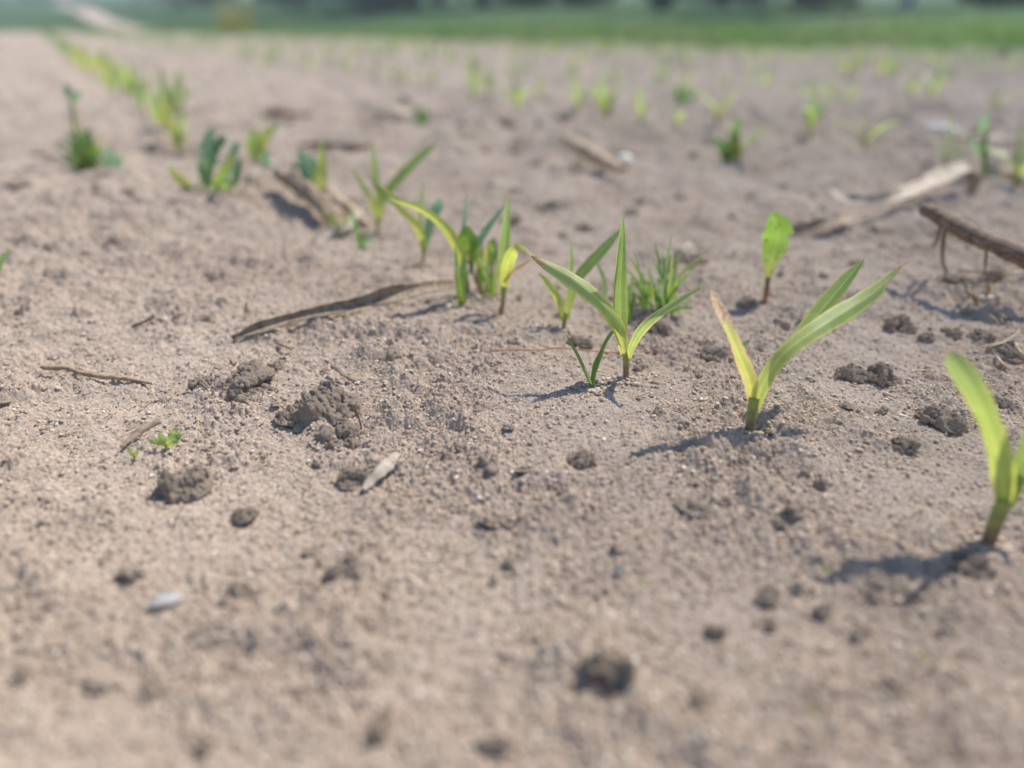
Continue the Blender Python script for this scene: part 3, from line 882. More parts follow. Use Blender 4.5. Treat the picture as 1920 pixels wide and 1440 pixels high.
tuft("grass_tuft", 640, 440, "thin straw coloured and green blades beside the broken stalk",
     [(600, 395), (612, 410), (625, 395), (640, 390), (650, 400), (660, 415), (630, 415)], 5, M_GRASS_Y, M_DRYLEAF, spread=20)
tuft("grass_tuft", 676, 466, "small dark green grass sprout among the pale straw", [(655, 385, .1, 7), (662, 420, 0, 8), (690, 430, 0, 8), (700, 450, 0, 7)], 7, M_GRASS, M_BLUE)
tuft("grass_tuft", 160, 320, "blurred dark grass tuft at the far left",
     [(108, 258), (125, 250), (140, 235), (150, 225), (160, 240, 0, 14), (172, 238, 0, 12), (185, 265), (130, 280), (200, 300), (115, 285), (145, 265), (190, 250), (178, 290), (96, 270), (120, 235), (132, 262), (148, 250), (156, 265), (168, 260), (176, 255), (188, 275), (195, 285), (110, 300), (205, 270)], 7, M_GRASS, M_GRASS_Y, spread=16)
tuft("grass_tuft", -8, 520, "green grass blade cut by the left edge", [(18, 465, .1, 9), (-20, 470, .1, 8)], 9, M_GRASS, M_GRASS_Y)
tuft("grass_tuft", 1368, 302, "fresh green blurred grass tuft beside a yellow upright leaf",
     [(1338, 255), (1348, 262, 0, 16), (1362, 262, 0, 18), (1376, 260, 0, 14), (1388, 218, 0, 16), (1384, 240, 0, 14), (1345, 275, 0, 14)], 12, M_GRASS, M_CORN_Y, spread=8)
tuft("grass_tuft", 790, 232, "blurred green weed tuft beside the pale straw in the middle distance", [(775, 205, 0, 10), (785, 200, 0, 12), (800, 205, 0, 10), (810, 215, 0, 8)], 10, M_GRASS, M_WEED, spread=8)
tuft("grass_tuft", 1284, 192, "blurred round green weed in the second row", [(1262, 165, 0, 9), (1275, 158, 0, 10), (1290, 160, 0, 10), (1308, 168, 0, 9), (1300, 175, 0, 8)], 9, M_GRASS, M_WEED, spread=10)

def weed(name, px, py, label, leaves, mat, stalk=None, smat=M_REDSTEM):
    r, Y = plant(name, px, py, label, "weed")
    if stalk: stem(r, Y, stalk, smat, "stem")
    for pts in leaves:
        leaf("leaf", r, Y, pts, mat, .2, n=16, ns=5)
    return r
weed("broadleaf_weed", 310, 842, "small fresh green weed with oval leaves by the crumbly clod",
     [[(310, 836, 0, 4), (300, 830, 0, 10), (288, 828, -.002, 9), (278, 826, -.002, 3)], [(311, 834, 0, 4), (305, 824, 0, 13), (300, 816, .002, 10), (297, 812, .003, 3)],
      [(312, 834, 0, 4), (320, 826, -.002, 14), (332, 820, -.003, 14), (340, 814, -.002, 4)], [(314, 832, .001, 4), (322, 816, .002, 13), (328, 808, .004, 12), (332, 802, .005, 4)],
      [(312, 836, -.002, 4), (318, 834, -.005, 9), (326, 830, -.006, 9), (334, 828, -.006, 3)]], M_CORN, [(311, 845, 0, 4), (311, 840, 0, 4), (311, 833, 0, 4)], M_STEM)
weed("broadleaf_weed", 252, 864, "tiny upright weed with one green leaf left of the oval leaved weed",
     [[(252, 858, 0, 3), (247, 850, 0, 9), (243, 844, .001, 8), (240, 839, .001, 3)], [(253, 858, 0, 3), (256, 852, 0, 5), (258, 846, 0, 4), (258, 842, 0, 1)]], M_CORN, [(253, 868, 0, 3), (252, 862, 0, 3), (252, 856, 0, 3)])
weed("broadleaf_weed", 1392, 652, "tiny blue green weed behind the half dried corn leaf",
     [[(1390, 648, 0, 3), (1397, 645, 0, 8), (1402, 641, 0, 7), (1406, 640, 0, 2)], [(1390, 648, 0, 3), (1384, 640, 0, 7), (1380, 632, 0, 6), (1378, 626, 0, 2)]], M_BLUE, [(1390, 654, 0, 3), (1390, 650, 0, 3), (1390, 646, 0, 3)])
weed("broadleaf_weed", 728, 778, "tiny bright green single leaf sprout on open soil",
     [[(728, 776, 0, 3), (727, 769, 0, 6), (727, 763, 0, 5), (728, 757, 0, 1)]], M_CORN)
weed("reddish_sprout", 674, 798, "thin dark red sprout beside the broken soil lumps",
     [[(671, 783, 0, 3), (667, 772, 0, 4), (667, 764, 0, 3), (669, 752, 0, 1)], [(671, 778, 0, 3), (666, 770, 0, 6), (664, 766, 0, 4), (662, 763, 0, 1)]], M_REDSTEM, [(677, 800, 0, 3), (674, 788, 0, 3), (670, 775, 0, 3)])
weed("reddish_sprout", 436, 690, "tiny reddish green sprout on top of the left soil lump",
     [[(437, 686, 0, 3), (433, 678, 0, 4), (431, 674, 0, 1)], [(438, 686, 0, 3), (441, 682, 0, 4), (444, 678, 0, 1)]], M_REDSTEM, [(437, 694, 0, 3), (437, 689, 0, 3), (437, 684, 0, 2)])
weed("reddish_sprout", 424, 858, "tiny rust red sprout on open soil right of the oval leaved weed",
     [[(424, 858, 0, 4), (424, 853, 0, 6), (423, 848, 0, 2)]], M_REDSTEM)
for px, py, lab in ((1085, 1310, "pale green seed leaf just below the large dark clod"), (1530, 1335, "pale green seed leaf above a long clod at the bottom right"), (1735, 1235, "pale green seed leaf on smooth soil at the lower right"),
                    (1210, 1100, "faint green seed leaf on soil left of the big seedling shadow"), (620, 1185, "yellow green seed leaf left of the dark crumbly clod"), (1038, 945, "tiny pale green seed leaf in the middle foreground"), (1548, 1072, "tiny pale green seed leaf near the tip of the big shadow")):
    weed("seed_leaf", px, py, lab, [[(px, py, 0, 3), (px - 3, py - 5, 0, 6), (px - 6, py - 10, 0, 6), (px - 8, py - 14, .001, 2)], [(px + 1, py, 0, 3), (px + 4, py - 3, 0, 5), (px + 7, py - 4, 0, 4), (px + 9, py - 6, 0, 2)]], M_CORN)
weed("broadleaf_weed", 208, 322, "blurred bluish leaved weed right of the far left grass tuft",
     [[(208, 322, 0, 5), (202, 308, 0, 15), (206, 292, 0, 16), (212, 278, 0, 5)], [(210, 322, 0, 5), (218, 312, 0, 14), (222, 300, 0, 13), (226, 290, 0, 4)]], M_BLUE)
weed("tall_weed", 150, 300, "blurred tall thin weed rising behind the far left grass tuft",
     [[(134, 185, 0, 5), (128, 175, 0, 14), (126, 165, 0, 12), (124, 158, 0, 4)], [(134, 190, 0, 5), (142, 182, 0, 13), (148, 176, 0, 10), (152, 170, 0, 3)]], M_BLUE, [(150, 302, 0, 5), (140, 240, 0, 6), (134, 185, 0, 4)], M_GRASS)
weed("tall_weed", 1848, 335, "blurred tall bluish weed stem beside the pale pith end",
     [[(1848, 250, 0, 5), (1844, 238, 0, 18), (1847, 224, 0, 15), (1851, 212, 0, 4)], [(1846, 300, 0, 5), (1836, 285, 0, 12), (1828, 270, 0, 9), (1824, 262, 0, 3)]], M_BLUE, [(1848, 340, 0, 9), (1847, 300, 0, 9), (1848, 245, 0, 8)], M_GRASS)

# ------------------------------------------------------------------ debris
def lift(pts, n):
    """rows: px, py, height above soil, width px -> points + half widths"""
    P = np.array([gp(p[0], p[1], p[2]) for p in pts])
    t = P[:, 1] / np.array([ray(p[0], p[1])[1] for p in pts])
    hw = np.array([p[3] for p in pts]) * .5 * t / F
    A = cat(np.column_stack([P, hw]), n)
    return A[:, :3], np.maximum(A[:, 3], .0002)

def husk(name, label, pts, mat, roll=35, curl=.5, cat_="plant debris", thick=.0006, wave=.12, group=None, n=36, seed=1):
    P, hw = lift(pts, n)
    rg = np.random.default_rng(seed)
    hw = hw * (1 + .12 * np.sin(np.linspace(0, 25, n) + seed))
    rl = np.full(n, float(roll)) + 14 * np.sin(np.linspace(0, 5, n) + seed)
    def ragged(s, sj):
        return 1 + (abs(sj) > .8) * .12 * np.sin(s * 60 + sj * 3 + seed) * np.sin(s * 23)
    V, f, lt, lw = ribbon(P, hw, rl, .05, 9, ragged, wave, seed, curl)
    # give the strip real thickness: a second layer joined round the edge
    Nn = unit(np.cross(np.gradient(V.reshape(n, 9, 3), axis=0), np.gradient(V.reshape(n, 9, 3), axis=1))).reshape(-1, 3)
    V2 = V + Nn * thick
    k = len(V)
    rim = np.concatenate([np.arange(9), np.arange(1, n) * 9 + 8, (n - 1) * 9 + np.arange(7, -1, -1), np.arange(n - 2, 0, -1) * 9])
    rim2 = np.roll(rim, -1)
    side = np.stack([rim, rim2, rim2 + k, rim + k], -1)
    base = P.mean(0)
    o = link(name, mesh_from(name, np.vstack([V, V2]) - base, [np.vstack([f[:, ::-1], f + k, side])], mat, {"lt": np.tile(lt, 2), "lw": np.tile(lw, 2)}), None, tuple(base))
    return tag(o, label, cat_, group)

def twig(name, label, chains, mat, cat_="twig", group=None, jit=.12):
    pp = Parts(); base = None
    rg = np.random.default_rng(len(label))
    for pts in chains:
        n = max(10, 6 * len(pts))
        P, hw = lift(pts, n)
        if base is None: base = P.mean(0)
        P = P + rg.normal(0, 1, P.shape) * (hw * jit)[:, None]
        a = hw[:, None] * (1 + (.05 if n > 40 else .10) * rg.normal(0, 1, (n, 9)))
        pp.tube(P, a, 9)
    o = link(name, pp.mesh(name, mat, base), None, tuple(base))
    return tag(o, label, cat_, group)

husk("dry_leaf_strip", "long curved dry leaf strip with dark shaded underside, left of the grass blades",
     [(436, 636, .002, 12), (480, 616, .006, 20), (560, 592, .008, 21), (640, 575, .009, 22), (720, 558, .013, 29), (790, 543, .014, 30), (856, 533, .010, 16)], M_HUSK_G, 12, -.7, seed=3)
husk("straw_strip", "narrow pale straw strip against the long curved dry leaf", [(520, 612, .001, 6), (590, 598, .003, 8), (650, 585, .003, 8), (698, 577, .001, 4)], M_HUSK, 30, .3, seed=5)
twig("twig", "thin tan twig with a small fork on bare soil at the left",
     [[(82, 690, .003, 9), (120, 690, .004, 9), (165, 702, .004, 10), (215, 708, .004, 9), (250, 712, .003, 7), (284, 719, .002, 5)], [(150, 690, .006, 3), (160, 696, .005, 3), (170, 702, .004, 3)], [(207, 708, .004, 3), (211, 716, .001, 2)]], M_TWIG)
husk("straw_piece", "curled grey tan straw left of the oval leaved weed", [(228, 838, .001, 5), (248, 820, .002, 9), (270, 803, .003, 11), (300, 788, .004, 9)], M_HUSK_G, 30, .5, seed=8)
husk("bark_chip", "pale flat crumbling bark chip lying on the foreground soil", [(682, 920, .001, 9), (695, 902, .002, 16), (713, 885, .003, 20), (730, 868, .003, 22), (744, 852, .002, 12)], M_PALE, 5, .05, thick=.0009, wave=.2, seed=9)
husk("straw_piece", "short dark husk flake arching above the broken soil lumps", [(622, 686, .005, 5), (634, 692, .006, 8), (648, 704, .004, 7), (668, 716, .001, 3)], M_HUSK_G, 30, .6, seed=12)
twig("fibre", "long thin orange fibre lying behind the sharp corn seedling", [[(918, 658, .001, 3.4), (960, 656, .002, 3.6), (1010, 656, .002, 3.4), (1045, 652, .004, 3.6), (1090, 656, .003, 3.2), (1150, 660, .002, 3.2), (1222, 659, .001, 2.4)]], M_THREAD, "fibre", jit=.05)
# raised dark stick with hanging roots
o = twig("dark_stick", "thick dark brown stick raised off the soil at the right edge, roots hanging below",
     [[(1733, 391, .050, 25), (1770, 410, .048, 31), (1815, 436, .044, 36), (1860, 457, .041, 33), (1900, 474, .037, 36), (1960, 505, .030, 38), (2060, 560, .015, 38), (2160, 620, .004, 36)],
      [(1765, 420, .046, 7), (1758, 448, .030, 6), (1750, 462, .020, 4)], [(1774, 424, .045, 8), (1768, 455, .030, 8), (1768, 490, .012, 6), (1776, 512, .0, 5)],
      [(1850, 462, .038, 7), (1848, 490, .024, 5), (1846, 508, .012, 3)]], M_BARK, "stick", jit=.02)
husk("corn_husk", "bleached curved corn husk behind the dark stick", [(1556, 358, .012, 10), (1585, 372, .016, 22), (1630, 376, .014, 20), (1690, 366, .016, 26), (1750, 340, .022, 34), (1800, 320, .026, 30), (1818, 318, .026, 16)], M_BLEACH, 40, -.5, seed=15)
husk("corn_husk", "brown drooping end of husk beside the tall bluish weed", [(1815, 320, .026, 22), (1828, 334, .020, 26), (1826, 352, .010, 22), (1820, 366, .002, 10)], M_HUSK_G, 20, .5, seed=16, n=20)
husk("corn_husk", "grey weathered husk strip lying below the bleached curved one", [(1478, 432, .003, 14), (1520, 426, .007, 24), (1570, 418, .010, 26), (1612, 408, .008, 18), (1650, 400, .004, 6)], M_HUSK_G, 40, -.4, seed=17)
twig("stalk_piece", "slanted brown piece of stalk leading to a round white pith end", [[(1060, 262, .030, 20), (1082, 275, .027, 27), (1112, 291, .021, 28), (1142, 307, .015, 22), (1164, 318, .010, 18)]], M_HUSK, "plant debris", jit=.06)
husk("bleached_flake", "white bleached flake in the middle distance at the right", [(1730, 243, .010, 14), (1752, 240, .016, 24), (1775, 244, .014, 20), (1800, 250, .006, 6)], M_WHITE, 20, .3, seed=19, n=20)
husk("straw_strip", "blurred pale straw strip at the right edge beyond the tall weed", [(1790, 256, .006, 12), (1840, 260, .010, 18), (1890, 264, .010, 18), (1960, 262, .004, 14)], M_PALE, 20, .3, seed=20)
husk("straw_strip", "brown strip running from the white pith end to the right edge", [(1872, 318, .012, 12), (1900, 330, .010, 18), (1940, 346, .004, 16)], M_HUSK, 20, .4, seed=21, n=20)
husk("straw_piece", "pale yellowish straw left of the blurred weed tuft", [(692, 212, .010, 7), (720, 212, .014, 14), (750, 209, .014, 13), (772, 208, .008, 5)], M_BLEACH, 20, .3, seed=22, n=20)
husk("corn_husk", "pale upright husk piece behind the dense grass tuft", [(1250, 512, .002, 14), (1262, 490, .012, 20), (1278, 472, .020, 26), (1294, 456, .024, 12)], M_BLEACH, 10, .4, seed=23, n=20)
husk("broken_stalk", "hollow broken corn stalk lying under the upright yellow leaf", [(528, 340, .012, 34), (548, 356, .013, 48), (572, 376, .013, 50), (598, 398, .012, 44), (612, 416, .006, 30)], M_HUSK_G, 60, -1.1, thick=.002, seed=24)
husk("straw_piece", "pale straw fibre running down from the broken stalk", [(612, 350, .02, 14), (640, 372, .018, 22), (660, 390, .012, 20), (690, 420, .004, 8)], M_HUSK, 30, .6, seed=25)
husk("straw_piece", "bleached forked straw beside the small dark grass sprout", [(590, 455, .001, 6), (620, 436, .004, 14), (650, 424, .008, 18), (676, 392, .010, 8)], M_PALE, 25, .4, seed=26)
twig("dark_twig", "blurred dark twig on the soil right of the far crop row", [[(498, 216, .012, 10), (520, 210, .016, 13), (550, 214, .014, 10), (585, 214, .008, 6)]], M_BARK)
twig("dark_twig", "long blurred dark twig behind the upright yellow leaf", [[(560, 272, .008, 7), (610, 270, .010, 10), (660, 274, .010, 11), (695, 272, .006, 7)]], M_BARK)
# root clutter at the right edge
husk("straw_strip", "pale flat straw strip under the dark stick at the right edge", [(1842, 515, .004, 10), (1870, 512, .006, 14), (1900, 508, .006, 14), (1950, 502, .004, 12)], M_PALE, 15, .2, seed=30, n=20)
twig("root_twig", "thin crooked root crossing below the dark stick", [[(1800, 505, .008, 4), (1830, 510, .010, 5), (1870, 508, .012, 5), (1925, 500, .014, 5)], [(1828, 530, .004, 3), (1860, 520, .008, 3.4), (1900, 510, .012, 4)], [(1850, 556, .002, 4), (1856, 540, .012, 5), (1852, 532, .016, 4)]], M_TWIG)
twig("root_twig", "curved brown root hook beside the pale stub at the right", [[(1808, 546, .008, 5), (1820, 550, .010, 8), (1829, 560, .006, 9), (1832, 568, .001, 7)]], M_TWIG)
twig("pale_stub", "short white broken stem stub in the shade of the dark stick", [[(1836, 558, .003, 8), (1855, 559, .003, 9), (1878, 560, .003, 8)]], M_WHITE)
twig("root_twig", "tangle of fine roots on the soil at the right edge", [[(1845, 575, .002, 4), (1862, 580, .004, 5), (1880, 592, .004, 4), (1898, 598, .001, 3)], [(1868, 570, .006, 3), (1874, 588, .004, 4), (1880, 605, .001, 3)], [(1855, 590, .005, 4), (1866, 600, .003, 4), (1872, 608, .001, 3)], ], M_STRAW)
twig("root_twig", "bent pale root lying on the shaded soil at the right edge", [[(1840, 652, .002, 4), (1860, 648, .004, 5), (1885, 640, .004, 4), (1910, 622, .006, 4)], [(1900, 640, .004, 4), (1914, 660, .004, 4), (1925, 672, .002, 4)]], M_STRAW)
twig("straw_piece", "short pale straw slanting beside the brown leaf tip of the nearest seedling", [[(1868, 668, .002, 5), (1880, 682, .003, 5), (1894, 694, .001, 4)]], M_STRAW, "straw")
twig("straw_piece", "thin pale straw left of the nearest seedling's leaf tip", [[(1708, 698, .001, 3), (1726, 695, .002, 3), (1742, 693, .001, 3)]], M_STRAW, "straw")
twig("straw_piece", "two thin tan straws standing left of the long curved dry leaf", [[(458, 604, .001, 4), (460, 585, .006, 4), (463, 567, .012, 4)], [(464, 602, .001, 3), (466, 588, .005, 3), (468, 575, .008, 3)]], M_TWIG, "straw")
twig("straw_piece", "short tan straw in front of the long curved dry leaf", [[(520, 643, .001, 6), (535, 649, .003, 6), (548, 655, .001, 5)]], M_TWIG, "straw")
twig("straw_piece", "dark thin straw by clods at the upper left", [[(248, 612, .001, 5), (268, 604, .004, 6), (290, 592, .006, 7)]], M_BARK, "straw")
twig("straw_piece", "tan straw chip in the centre foreground", [[(1042, 890, .001, 4), (1052, 876, .003, 6), (1060, 866, .003, 5)]], M_STRAW, "straw")

def pebble(name, label, px, py, wpx, asp, mat, cat_="pebble", sink=.35, seed=0, flat=.6):
    p = gp(px, py)
    t = p[1] / ray(px, py)[1]
    rad = wpx * .5 * t / F
    V, f = ICO[3]
    rg = np.random.default_rng(seed)
    V2 = V.copy()
    for i in range(4):
        d = unit(rg.normal(0, 1, 3)); V2 *= 1 + .16 * np.sin(2.2 * (V @ d) + rg.uniform(0, 6))[:, None]
    V2 = V2 * [rad, rad * asp, rad * flat]
    o = link(name, mesh_from(name, V2, f, mat, {"lt": np.zeros(len(V)), "lw": V[:, 0]}), None, (p[0], p[1], p[2] + rad * flat * (1 - 2 * sink)))
    o.rotation_euler = (0, 0, rg.uniform(-.3, .3))
    return tag(o, label, cat_)

def icos():
    import bmesh
    out = {}
    for s in (1, 2, 3, 4, 5, 6):
        bm = bmesh.new()
        bmesh.ops.create_icosphere(bm, subdivisions=s, radius=1.0)
        out[s] = (np.array([v.co[:] for v in bm.verts]), np.array([[v.index for v in f.verts] for f in bm.faces]))
        bm.free()
    return out
ICO = icos()
pebble("white_pebble", "flat white pebble on the foreground soil at the left", 302, 1130, 50, .7, M_STONE, seed=2, flat=.4)
pebble("grey_pebble", "small bluish grey pebble left of the sharp seedling's shadow", 874, 765, 20, .9, M_STONE_D, seed=3)
pebble("white_pebble", "round white pith end of the slanted brown stalk piece", 1170, 321, 25, 1, M_WHITE, "pith end", sink=-.15, seed=4, flat=1)
pebble("white_pebble", "round white pith end at the right beside the tall bluish weed", 1866, 316, 26, 1, M_WHITE, "pith end", sink=-.15, seed=5, flat=1)
pebble("grey_pebble", "small pale grey pebble in the lower middle with dark side", 1160, 1072, 22, .9, M_STONE_D, seed=6)
pebble("white_pebble", "pinkish white pebble on soil beyond the long curved dry leaf", 562, 507, 16, .8, M_STONE, seed=7)
pebble("white_pebble", "tiny glassy white pebble in the centre left foreground", 590, 990, 10, .8, M_STONE, seed=8)
pebble("white_pebble", "tiny white pebble beside the crumbly soil lump right of centre", 1702, 712, 14, .8, M_STONE, seed=9)

# ------------------------------------------------------------------ soil clods
def n3(P, s, seed):
    x, y, z = (P * s).T
    return (gn(x + .37 * z, y - .41 * z, seed) + gn(y + 5 + .33 * x, z - .29 * x, seed + 1) + gn(z + 9, x + .45 * y, seed + 2)) / 1.7

def clod_mesh(seed, voxel, ncrumb=420):
    """an irregular agglomerate: a few merged blocks covered and skirted with crumbs, fused into one skin"""
    rg = np.random.default_rng(seed)
    Vs, Fs, n = [], [], 0
    V0, f0 = ICO[3]
    V1, f1 = ICO[2]
    def put(V, f):
        nonlocal n
        Vs.append(V); Fs.append(f + n); n += len(V)
    def lumpy(V, amp):
        W = V.copy()
        for k in range(5):
            d = unit(rg.normal(0, 1, 3)); W = W * (1 + amp * np.sin(rg.uniform(1.5, 4) * (V @ d) + rg.uniform(0, 6)))[:, None]
        return W
    blocks = []
    for i in range(int(rg.integers(5, 9))):
        a = rg.uniform(0, 6.28); q = rg.uniform(.2, .78) if i else 0
        c = np.array([q * np.cos(a), q * np.sin(a), rg.uniform(-.1, .22)])
        rr = np.array([rg.uniform(.2, .46), rg.uniform(.2, .46), rg.uniform(.16, .46)])
        blocks.append((c, rr)); put(lumpy(V0, .13) * rr + c, f0)
    for i in range(ncrumb):
        c, rr = blocks[int(rg.integers(0, len(blocks)))]
        d = unit(rg.normal(0, 1, 3)); d[2] = abs(d[2]) * .9 - .1
        p = c + d * rr * rg.uniform(.85, 1.12)
        q = .03 + .11 * rg.uniform() ** 2.5
        put(lumpy(V1, .12) * q * rg.uniform(.6, 1.3, 3) + p, f1)
    for i in range(int(ncrumb * .35)):
        a = rg.uniform(0, 6.28); p = np.array([np.cos(a), np.sin(a), 0]) * rg.uniform(.5, 1.0)
        p[2] = rg.uniform(-.12, .0)
        put(lumpy(V1, .12) * (.05 + .13 * rg.uniform() ** 2) * rg.uniform(.7, 1.2, 3) + p, f1)
    put(lumpy(V0, .1) * [.95, .95, .13] + [0, 0, -.12], f0)
    me = mesh_from("tmp", np.vstack(Vs), np.vstack(Fs), M_CLOD)
    o = bpy.data.objects.new("tmp", me); COL.objects.link(o)
    md = o.modifiers.new("fuse", 'REMESH'); md.mode = 'VOXEL'; md.voxel_size = voxel; md.use_smooth_shade = True
    dg = bpy.context.evaluated_depsgraph_get()
    out = bpy.data.meshes.new_from_object(o.evaluated_get(dg))
    bpy.data.objects.remove(o); bpy.data.meshes.remove(me)
    out.name = "soil_clod"
    W = np.empty(len(out.vertices) * 3, dtype=np.float32); out.vertices.foreach_get("co", W); W = W.reshape(-1, 3).astype(float)
    Nv = np.empty(len(W) * 3, dtype=np.float32); out.vertex_normals.foreach_get("vector", Nv); Nv = Nv.reshape(-1, 3)
    W = W + Nv * (.05 * n3(W, 4.5, seed * 7) + .035 * n3(W, 10, seed * 7 + 3) + .022 * n3(W, 21, seed * 7 + 5))[:, None]
    out.vertices.foreach_set("co", W.astype(np.float32).ravel())
    out.materials.clear(); out.materials.append(M_CLOD)
    return out
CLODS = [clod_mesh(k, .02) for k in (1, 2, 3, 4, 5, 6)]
CLODS_LO = [clod_mesh(k, .05, 90) for k in (11, 12, 13, 14, 15, 16, 17)]
for m_ in CLODS_LO: m_.materials[0] = M_LUMP

def clod(px, py, wpx, label, asp=1.0, hi=True, sink=.30, tall=1.0, group=None, k=None):
    p = gp(px, py + wpx * .22)
    t = p[1] / ray(px, py)[1]
    rad = wpx * .5 * t / F
    ms = CLODS if hi else CLODS_LO
    me = ms[(int(px * 7 + py * 3) if k is None else k) % len(ms)]
    o = link("soil_clod", me, None, (p[0], p[1], p[2] + rad * .03))
    o.scale = (rad * 1.15, rad * 1.15 * asp, rad * 1.35 * tall)
    o.rotation_euler = (random.uniform(-.15, .15), random.uniform(-.15, .15), random.uniform(0, 6.28))
    return tag(o, label, "soil clod", group)

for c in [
    (465, 700, 96, "crumbly dark soil lump carrying a tiny reddish sprout"),
    (380, 716, 44, "dark clod left of the lump carrying the reddish sprout"),
    (518, 682, 28, "small round dark clod right of the lump carrying the reddish sprout"),
    (600, 742, 118, "large crumbly soil lump under the dark husk flake", .9, True, .3, 1.15),
    (548, 770, 56, "dark crumbly clod on the left foot of the large crumbly lump"),
    (640, 800, 76, "wide dark clod in front of the large crumbly lump, beside the red sprout"),
    (342, 892, 84, "crumbly dark clod below the oval leaved weed", .9, True, .3, 1.3),
    (458, 958, 40, "dark crumbly clod in the left foreground, below the tiny rust red sprout"),
    (448, 1108, 62, "dark clod right of the flat white pebble", .8, True, .3, 1.4),
    (488, 1120, 26, "small dark clod touching the one right of the white pebble"),
    (642, 1062, 58, "slanting dark clod in the foreground left of centre", .7, True, .3, 1.3),
    (674, 1172, 50, "dark crumbly clod right of the yellow green seed leaf", .8, True, .3, 1.3),
    (1140, 1258, 104, "largest dark clod in the foreground, peaked on top", .8, True, .25, 1.9),
    (1192, 1288, 30, "small dark clod at the right foot of the peaked clod"),
    (712, 1345, 66, "blurred slanting clod near the bottom, left of centre", .5, True, .3, .8),
    (380, 1396, 36, "small blurred dark clod near the bottom edge at the left", .6, True, .3, .8),
    (1822, 1046, 62, "added clod standing in for the stem and leaf shadow at the foot of the nearest seedling"),  # added lump, makes the dark of the shadow cast by stem and leaf
    (45, 1262, 36, "blurred dark clod near the left edge, lower one"),
    (925, 1382, 62, "blurred flat dark clod near the bottom middle", .45, True, .3, .7),
    (1440, 1108, 44, "blurred brown clod left of the big seedling shadow", .7, True, .3, .75),
    (1446, 1164, 28, "small dark blurred clod below the brown one left of the big shadow", .6, True, .3, .8),
    (1342, 1176, 34, "flat small blurred clod in the lower right", .6),
    (1542, 1138, 26, "small blurred dark clod under the tip of the big seedling shadow"),
    (1310, 1300, 50, "blurred shallow clod right of the peaked clod", .55, True, .3, .6),
    (1500, 1300, 26, "round blurred clod above the long thin clod at the lower right"),
    (662, 885, 52, "shaded clod left of the pale bark chip"),
    (1090, 852, 44, "crumbly clod beside the tan straw chip in the centre"),
    (1345, 655, 54, "crumbly clod left of the half dried corn leaf"),
    (1688, 602, 48, "angular dark brown clod right of the torn corn leaf", 1.0, True, .2, 1.1),
    (1768, 770, 74, "round dark crumbly clod left of the nearest seedling's leaf"),
    (1862, 748, 50, "dark clod behind the nearest seedling's leaf"),
    (1655, 694, 58, "crumbly dark clod with a white pebble at its right foot"),
    (1596, 690, 50, "crumbly low clod left of the one with the white pebble"),
    (1698, 826, 42, "dark crumbly clod below the round dark crumbly one"),
    (1490, 774, 32, "small crumbly clod right of the half dried seedling's stem"),
    (1462, 604, 34, "upright brown clod below the dandelion leaf", .8, True, .2, 1.2),
    (1402, 562, 34, "dark clod left of the dandelion stalk"),
    (1505, 602, 24, "small round dark clod behind the torn corn leaf"),
    (1030, 382, 48, "blurred dark clod beyond the corn seedlings, in the middle"),
    (1650, 430, 40, "blurred dark clod below the bleached husk at the right"),
    (1300, 482, 44, "dark clod beside the pale upright husk piece"),
    (50, 578, 44, "pair like dark clod near the left edge, above the thin tan twig"),
    (150, 474, 32, "dark clod at the left with an orange flake"),
    (212, 450, 40, "dark clod on the left mound"),
    (404, 514, 34, "dark clod left of the pale pebble beyond the dry leaf strip"),
    (338, 592, 26, "round clod above the left end of the dry leaf strip, left one of two"),
    (378, 593, 26, "round clod above the left end of the dry leaf strip, right one of two"),
    (1080, 632, 30, "dark clod at the foot of the slender seedling behind the sharp one"),
    (1100, 640, 24, "small dark clod right of the slender seedling's foot"),
    (1785, 520, 34, "dark clod under the hanging roots of the dark stick"),
    (1812, 530, 40, "root filled brown clod below the dark stick"),
    (1845, 625, 40, "dark clod among the fine roots at the right edge"),
    (1890, 650, 56, "large shaded clod under the fine roots at the right edge"),
    (1780, 618, 34, "dark crumbly clod left of the fine roots"),
    (1735, 628, 26, "small dark clod right of the angular dark brown clod"),
    (1880, 100, 30, "far blurred dark clod near the field margin at the right"),
    (945, 226, 36, "far blurred dark clod in the middle distance, left of the slanted stalk piece"),
    (1230, 605, 60, "soil heap at the foot of the dense grass tuft", .8),
    (240, 360, 40, "dark clod at the crest of the left mound"),
]:
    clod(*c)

# small scattered clods that nothing tells apart
rg = np.random.default_rng(5)
n_small = 0
while n_small < 298:
    th = rg.uniform(-.64, .64)
    far = n_small >= 195
    r_ = .6 * math.exp(rg.uniform(0, 1.6)) if far else .19 * math.exp(rg.uniform(0, 1.9))
    x, y = r_ * math.sin(th), r_ * math.cos(th)
    if not far and float(gn(np.array([x / .075 + 9]), np.array([y / .075 + 4]), 11)[0]) < rg.uniform(-.35, .25): continue
    rad = rg.uniform(.0014, .0034) * (1 + 1.1 * (rg.uniform() ** 4)) * (.75 + .8 * min(r_, 1.3)) * (2.0 if far else 1)
    z = H0(x, y)
    me = CLODS_LO[n_small % len(CLODS_LO)]
    o = link("soil_crumb", me, None, (x, y, z + rad * .05))
    o.scale = (rad, rad * rg.uniform(.7, 1.2), rad * rg.uniform(.8, 1.2))
    o.rotation_euler = (rg.uniform(-.4, .4), rg.uniform(-.4, .4), rg.uniform(0, 6.28))
    tag(o, "small loose brown soil crumb lying on the dry ground", "soil crumb", "small soil crumbs scattered over the ground")
    n_small += 1

